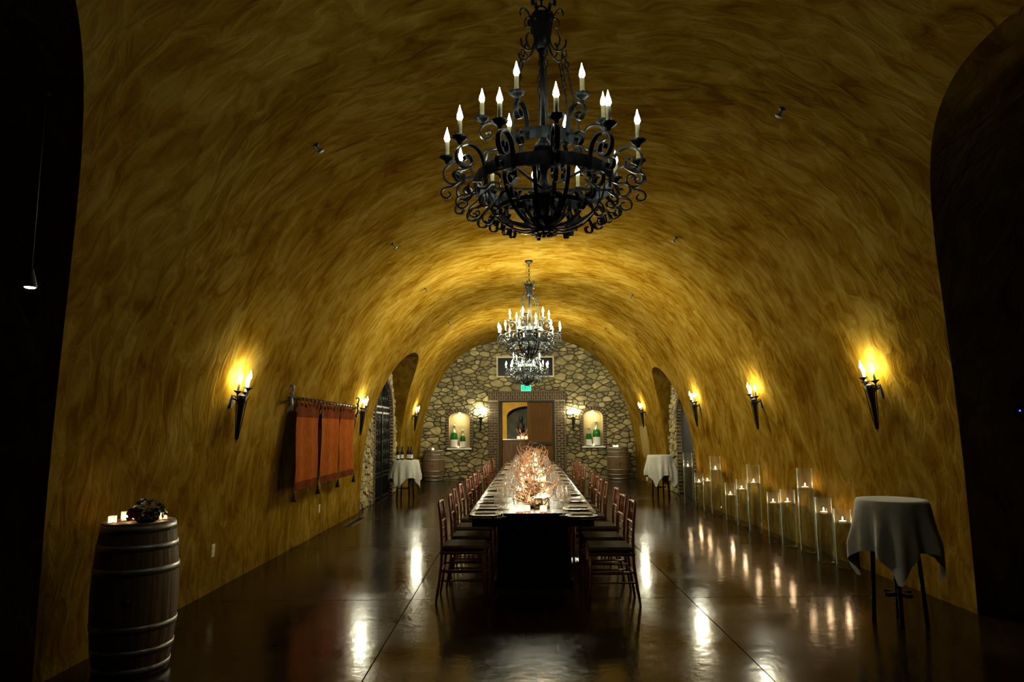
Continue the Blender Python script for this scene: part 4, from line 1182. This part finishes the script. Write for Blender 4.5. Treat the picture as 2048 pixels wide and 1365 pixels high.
for px, py, nm in ((867, 901, 'left'), (1236, 895, 'right')):
    p = at(px, py, Y=21.55)
    make_barrel('oak wine barrel in the %s corner of the stone end wall' % nm, (max(-2.62, min(3.48, p.x)), 21.55, 0), 0.0, p.z + .012, .285, .355)
lb = at(866, 899, Y=21.45); votive('votive on the barrel in the left end corner', (lb.x, 21.45, at(867, 901, Y=21.55).z - .002), 0, 'far barrel votives', .9)
for px, nm in ((1228.5, 'first'), (1234, 'second')):
    q = at(px, 893, Y=21.45); votive('%s votive from the doorway on the right corner barrel' % nm, (q.x, 21.45, at(1236, 895, Y=21.55).z - .002), .3, 'far barrel votives', .9)
# on the near barrel
bz = bh - .014
for k, (px, py, rz, s_) in enumerate(((213, 1043, .2, .85), (241, 1036, -.3, 1.15), (284, 1041, .1, .9), (338, 1034, .5, .95))):
    q = at(px, py + 4, Z=bz); d = Vector((q.x - bx_, q.y - 4.85)); 
    if d.length > .185: d = d.normalized() * .185
    votive('%s square votive from the wall end on the flower barrel' % ORD[k], (bx_ + d.x, 4.85 + d.y, bz), rz, 'votives on the flower barrel', s_ * .72)
fl_ = thing('flower_arrangement', 'dark leafy arrangement with dusky pink rose on the barrel', 'flowers', (bx_ + .03, 4.89, bz))
obj('bowl', MB().lathe([(.05, 0), (.07, .01), (.085, .06), (.08, .06), (.06, .012), (.001, .012)], 16), M['black'], fl_)
leaf_me = MB().add([(0, 0, 0), (.028, .022, .006), (0, .03, -.004), (-.028, .022, .006), (.022, .048, .002), (-.022, .048, .002), (0, .066, -.012)], [(0, 1, 2), (0, 2, 3), (1, 4, 2), (2, 5, 3), (2, 4, 6), (2, 6, 5)]).mesh('leaf')
leaf_me.materials.append(M['leaf'])
for k in range(130):
    a = rnd.uniform(0, 2 * PI); e = math.asin(rnd.uniform(.05, 1)); r = .085 + .02 * rnd.random()
    c = Vector((math.cos(a) * math.cos(e) * r, math.sin(a) * math.cos(e) * r, .045 + math.sin(e) * r * .95))
    o = obj('leaf', leaf_me, None, fl_, c); o.rotation_euler = (e - .9 + rnd.uniform(-.6, .6), rnd.uniform(-.7, .7), a - PI / 2 + rnd.uniform(-.5, .5)); s_ = rnd.uniform(.5, .8); o.scale = (s_, s_, s_)
pet = MB().add([(-.006, 0, 0), (.006, 0, 0), (.02, .004, .018), (-.02, .004, .018), (.012, .0, .036), (-.012, .0, .036)], [(0, 1, 2, 3), (3, 2, 4, 5)], True).mesh('petal'); pet.materials.append(M['petal'])
ro = obj('rose', MB().lathe([(.001, 0), (.012, .006), (.014, .02), (.006, .03), (.001, .032)], 10), M['petal'], fl_, (-.02, -.125, .05), (1.1, 0, .1))
for k in range(14):
    a = 2.4 * k; r = .006 + .0016 * k
    o = obj('petal', pet, None, ro, (math.cos(a) * r, math.sin(a) * r, .0), (-.35 - .03 * k, 0, a - PI / 2)); o.scale = (.9, .9, .9)

# ================================================================ RUST WALL HANGING
XH = -2.755
h0 = at(592, 797, X=XH); h1 = at(711, 815, X=XH); hz = (h0.z + h1.z) / 2; hb0 = at(592, 982, X=XH).z
print('HANGING', h0, h1, hb0)
wh = thing('wall_hanging', 'rust damask wall hanging in three panels on an iron rod', 'wall hanging', (XH, h0.y, 0))
HLn = h1.y - h0.y
obj('rod', MB().tube([(0, -.28, hz), (0, HLn + .16, hz)], .016, 8), M['black'], wh)
for y in (-.22, HLn + .10):
    fb = obj('bracket', MB().tube(smooth2([(-.16, y, hz - .10), (-.08, y, hz - .04), (0, y, hz - .02), (.035, y, hz + .02), (.02, y, hz + .06), (-.01, y, hz + .05)]), .012, 6), M['black'], wh)
    obj('finial', MB().ribbon(smooth2([(-.03, hz - .16), (.03, hz - .10), (.015, hz - .02), (.02, hz + .06), (.045, hz + .13), (.02, hz + .17), (-.01, hz + .14)]), .05, .02), M['black'], fb, (0, y, 0))
pwid = HLn / 3; zt = hz - .085; zb = hb0
def drape(y0, y1, z0, z1, off, mat, nm, par, ph):
    mb = MB(); ny, nz = 18, 14; vs, fs = [], []
    for lay in (0, 1):
        for j in range(nz + 1):
            for i in range(ny + 1):
                y = y0 + (y1 - y0) * i / ny; z = z0 + (z1 - z0) * j / nz
                x = off + .012 * math.sin((y - y0) * 13 + ph) + .006 * math.sin(z * 7 + ph * 2) - lay * .006
                vs.append((x, y, z))
    n = (ny + 1) * (nz + 1)
    for j in range(nz):
        for i in range(ny):
            a = j * (ny + 1) + i; fs.append((a, a + 1, a + ny + 2, a + ny + 1)); fs.append((n + a, n + a + ny + 1, n + a + ny + 2, n + a + 1))
    return obj(nm, mb.add(vs, fs, True), M[mat], par)
tas_me = MB().lathe([(.004, .06), (.012, .05), (.016, .035), (.012, .028), (.032, -.03), (.036, -.055), (.001, -.055)], 10).mesh('tassel'); tas_me.materials.append(M['tassel'])
for k in range(3):
    y0, y1 = k * pwid + .06, (k + 1) * pwid - .06
    p = drape(y0, y1, zb + .10, zt - .14, .0, 'rust', 'panel', wh, k * 1.7)
    drape(y0, y1, zt - .142, zt, .004, 'rust_dark', 'header', p, k * 1.7)
    drape(y0, y1, zb, zb + .102, .003, 'rust_dark', 'border', p, k * 1.7)
    for q in range(6):
        y = y0 + .05 + (y1 - y0 - .1) * q / 5
        obj('tab', MB().ribbon([(.006, zt - .02), (.024, hz - .03), (.024, hz + .012), (.0, hz + .026), (-.024, hz + .012), (-.024, hz - .03), (-.002, zt - .02)], .07, .004), M['rust_dark'], p, (0, y, 0))
for k in range(4):
    y = min(max(k * pwid, .03), HLn - .03)
    obj('tassel', tas_me, None, wh, (.0, y, zb - .075))
    obj('tassel_cord', MB().tube([(0, y, zb - .02), (0, y, zb + .02)], .004, 5), M['tassel'], wh)

# ================================================================ SIGN, SCREEN, PANELS, VENTS, SPRINKLERS
e0, e1 = fw(1042.5, 783), fw(1061.5, 770.5)
ew, eh = e1[0] - e0[0], e1[1] - e0[1]
ex = thing('exit_sign', 'green lit EXIT sign over the doorway', 'sign', ((e0[0] + e1[0]) / 2, FY - .07, e0[1]))
obj('case', MB().bbox(-ew / 2 - .012, ew / 2 + .012, -.03, .05, -.01, eh + .012, .006), M['sign_case'], ex)
obj('lit_face', MB().box(-ew / 2, ew / 2, -.034, -.029, 0, eh), M['green_sign'], ex)
lh, lw_, th_ = eh * .64, ew * .155, ew * .055
def letter(ch, x):
    mb = MB(); z0 = eh * .2; y0, y1 = -.037, -.033
    if ch == 'E':
        mb.box(x, x + th_, y0, y1, z0, z0 + lh)
        for z in (z0, z0 + lh / 2 - th_ / 2, z0 + lh - th_): mb.box(x + th_, x + lw_, y0, y1, z, z + th_)
    elif ch == 'I': mb.box(x + lw_ / 2 - th_ / 2, x + lw_ / 2 + th_ / 2, y0, y1, z0, z0 + lh)
    elif ch == 'T': mb.box(x + lw_ / 2 - th_ / 2, x + lw_ / 2 + th_ / 2, y0, y1, z0, z0 + lh - th_).box(x, x + lw_, y0, y1, z0 + lh - th_, z0 + lh)
    else:
        L_ = math.hypot(lw_, lh); a = math.atan2(lh, lw_)
        for s in (1, -1): mb.box(x + lw_ / 2 - L_ / 2, x + lw_ / 2 + L_ / 2, y0, y1, z0 + lh / 2 - th_ / 2, z0 + lh / 2 + th_ / 2, Matrix.Rotation(-a * s, 3, 'Y'))
    obj('letter', mb, M['sign_letter'], ex)
for i, ch in enumerate('EXIT'): letter(ch, -ew * .38 + i * ew * .205)

sx = thing('wall_screen', 'black screen in a pale frame high on the stone wall', 'screen', ((tv0[0] + tv1[0]) / 2, FY - .06, tv0[1]))
sw_, sh_ = (tv1[0] - tv0[0]) / 2, tv1[1] - tv0[1]
obj('glass', MB().box(-sw_ + .05, sw_ - .05, -.02, .06, .05, sh_ - .05), M['screen'], sx)
for nm, a in (('frame', (-sw_, sw_, -.035, .06, 0, .05)), ('frame', (-sw_, sw_, -.035, .06, sh_ - .05, sh_)), ('frame', (-sw_, -sw_ + .05, -.035, .06, .05, sh_ - .05)), ('frame', (sw_ - .05, sw_, -.035, .06, .05, sh_ - .05))):
    obj(nm, MB().box(*a), M['pale_frame'], sx)

def vault_hit(px, py):
    d = ray(px, py); t = 1.0
    while t < 40:
        p = CAM + d * t
        if p.z >= HT or abs(p.x - CX) >= hw_at(p.z): break
        t += .01
    return p
def frame_on_vault(p):
    """position on the plaster and rotation with local z along the inward normal, local x along the hall"""
    e = 1e-3; z = min(p.z, HT - .002); s = 1 if p.x > CX else -1
    g = Vector((s * abs((p.x - CX) / HW) ** (NP - 1) / HW, 0, (max(0.0, z) / HT) ** (NP - 1) / HT)).normalized()
    n = -g; x = Vector((0, 1, 0)); y = n.cross(x)
    return Matrix((x, y, n)).transposed().to_euler()
def on_vault(px, py, name, label, cat, group=None):
    p = vault_hit(px, py); t = thing(name, label, cat, p, group=group, rot=frame_on_vault(p)); return t
SPR = [(785, 488), (1352, 475), (850, 577), (1265, 590), (897, 645), (1212, 657), (930, 681), (1188, 686), (632, 290), (1565, 218)]
SPL = ['left of the middle chandelier, third row', 'right of the middle chandelier, third row', 'left of the middle chandelier, second row', 'right of the middle chandelier, second row',
       'left ceiling over the far bay', 'right ceiling over the far bay', 'left ceiling near the stone wall', 'right ceiling near the stone wall', 'left ceiling near the large chandelier', 'right ceiling near the large chandelier']
for (px, py), l in zip(SPR, SPL):
    t = on_vault(px, py, 'sprinkler_head', 'small dark sprinkler head, ' + l, 'sprinkler', 'ceiling sprinklers'); t.scale = (.75,) * 3
    obj('escutcheon', MB().lathe([(.040, -.01), (.040, .004), (.018, .012), (.018, .03)], 12), M['black'], t)
    obj('yoke', MB().tube(smooth2([(-.012, 0, .03), (-.03, 0, .05), (-.012, 0, .085), (0, 0, .09)]), .006, 5).tube(smooth2([(.012, 0, .03), (.03, 0, .05), (.012, 0, .085), (0, 0, .09)]), .006, 5), M['black'], t)
    obj('bulb', MB().tube([(0, 0, .03), (0, 0, .085)], .006, 6), M['red_bulb'], t)
    obj('deflector', MB().lathe([(.001, .09), (.045, .092), (.045, .095), (.001, .096)], 10), M['black'], t)
def cover(px, py, label, w_, h_, name='outlet_plate', cat='outlet'):
    t = on_vault(px, py, name, label, cat, 'wall plates')
    obj('plate', MB().bbox(-w_, w_, -h_, h_, -.004, .008, .003), M['plate'], t)
    obj('socket', MB().bbox(-w_ * .5, w_ * .5, -h_ * .7, -h_ * .1, .006, .011, .002), M['plate'], t); obj('socket', MB().bbox(-w_ * .5, w_ * .5, h_ * .1, h_ * .7, .006, .011, .002), M['plate'], t)
cover(425, 1102, 'ivory outlet plate low on the left wall near the barrel', .04, .062)
cover(638, 1018, 'ivory outlet plate under the rust wall hanging', .04, .062)
cover(1262, 878, 'small ivory thermostat near the stone end wall', .05, .06, 'thermostat', 'thermostat')
t = on_vault(1291, 884, 'access_panel', 'painted metal access panel under the far right sconce', 'panel')
obj('frame', MB().box(-.50, .50, -.46, -.43, -.05, .03).box(-.50, .50, .43, .46, -.05, .03).box(-.50, -.47, -.43, .43, -.05, .03).box(.47, .50, -.43, .43, -.05, .03), M['panel'], t)
obj('door', MB().bbox(-.465, .465, -.425, .425, -.05, .02, .004), M['panel'], t)
obj('latch', MB().lathe([(.018, .02), (.018, .028), (.001, .03)], 10), M['hoop'], t, (-.40, 0, 0))
d_ = ray(2036, 822); k = 3.0
while k < 12:
    q = CAM + d_ * k
    if q.y > (BAYR2[0] + BAYR2[1]) / 2 and q.z > bay_z(BAYR2, q.y): break
    k += .004
t = thing('wall_sensor', 'small black sensor with a blue light in the added dark right passage', 'sensor', q)
obj('case', MB().bbox(-.03, .03, -.02, .05, -.05, .05, .006), M['black'], t)
obj('indicator', MB().lathe([(.007, 0), (.007, .006), (.001, .008)], 8), M['led'], t, (0, -.018, .0), (PI / 2, 0, 0))

def floor_vent(label, a, b, w_, n):
    d = Vector((b.x - a.x, b.y - a.y)); L_ = d.length
    t = thing('floor_vent', label, 'vent', (a.x, a.y, 0.0), math.atan2(d.y, d.x), group='floor vents')
    for s in (-1, 1): obj('frame', MB().box(0, L_, s * w_ - .012, s * w_ + .012, -.004, .006), M['brass'], t)
    obj('well', MB().box(0, L_, -w_ + .012, w_ - .012, -.006, .002), M['black'], t)
    for k in range(n): obj('slat', MB().box(L_ * (k + .5) / n - .006, L_ * (k + .5) / n + .006, -w_ + .012, w_ - .012, 0, .005), M['iron_dull'], t)
fa, fb_ = at(694, 1054, Z=0), at(737, 1036, Z=0)
fb_.x = fa.x
floor_vent('bronze floor vent along the left wall before the arch', fa, fb_, .07, 16)
for px0, px1, nm in ((886, 914, 'left'), (1200, 1222, 'right')):
    a, b = at(px0, 958, Y=FY - .25), at(px1, 958, Y=FY - .25)
    floor_vent('bronze floor vent at the foot of the stone wall, %s' % nm, Vector((a.x, FY - .25, 0)), Vector((b.x, FY - .25, 0)), .06, 9)

# small pendant by the left edge
pp = at(60, 575, Y=3.4)
pt = thing('pendant_lamp', 'small dark pendant lamp with cool white face near the left wall', 'lamp', pp)
zc_ = max(HT * (1 - min(1, abs(pp.x - CX) / HW) ** NP) ** (1 / NP), bay_z(BAYL2, pp.y) if pp.x < CX - hw_at(bay_z(BAYL2, pp.y)) else 0)
obj('shade', MB().lathe([(.030, .0), (.032, .004), (.022, .05), (.012, .085), (.010, .10), (.001, .102)], 16), M['black'], pt)
obj('lamp_face', MB().lathe([(.001, -.006), (.020, -.005), (.027, .0005)], 16, cap=False), M['cool_lamp'], pt)
obj('cord', MB().tube([(0, 0, .09), (0, 0, zc_ - pp.z)], .004, 5), M['black'], pt)
obj('ceiling_cap', MB().lathe([(.03, 0), (.035, .02), (.035, .04)], 12), M['black'], pt, (0, 0, zc_ - pp.z - .02))

# ================================================================ ON THE BAR
q = at(1046, 877, Y=24.4)
ar = thing('branch_arrangement', 'glowing spray of copper branches on the bar counter', 'centrepiece', (q.x, 24.45, bt), .4, group='copper branch centrepieces')
obj('dish', gold_dish, None, ar)
for k in range(12):
    o = obj('branch', branch_me[k], None, ar, (rnd.uniform(-.06, .06), rnd.uniform(-.1, .1), 0)); o.scale = (.75, .6, .95)
for k, dx in enumerate((-.16, -.02, .12)):
    votive('%s votive from the wall beside the bar spray' % ORD[k], (q.x + dx, 24.27 + .04 * (k % 2), bt), .2, 'bar votives', 1.3)
q = at(1041, 862, Y=25.4)
od = thing('back_cabinet', 'low dark cabinet behind the bar under the arched recess', 'cabinet', (q.x, 25.75, 0))
obj('body', MB().box(-.9, .9, -.22, .25, 0, 1.0), M['bar_wood'], od); obj('top', MB().bbox(-.93, .93, -.25, .27, 1.0, 1.04, .006), M['dark_wood'], od)
q = at(1042.5, 870, Y=25.75)
ur = thing('bust_statuette', 'tall dark bust-shaped ornament in the arched recess behind the bar', 'ornament', (q.x, 25.75, 1.04))
zt_ = at(1042.5, 832, Y=25.75).z - 1.04
obj('plinth', MB().bbox(-.10, .10, -.10, .10, 0, zt_ * .3, .01), M['black'], ur)
obj('torso', MB().lathe([(.07, zt_ * .3), (.13, zt_ * .42), (.145, zt_ * .56), (.12, zt_ * .66), (.05, zt_ * .74), (.045, zt_ * .78)], 14), M['black'], ur)
obj('head', MB().lathe([(.045, zt_ * .76), (.075, zt_ * .83), (.08, zt_ * .90), (.055, zt_ * .97), (.001, zt_)], 14), M['black'], ur)
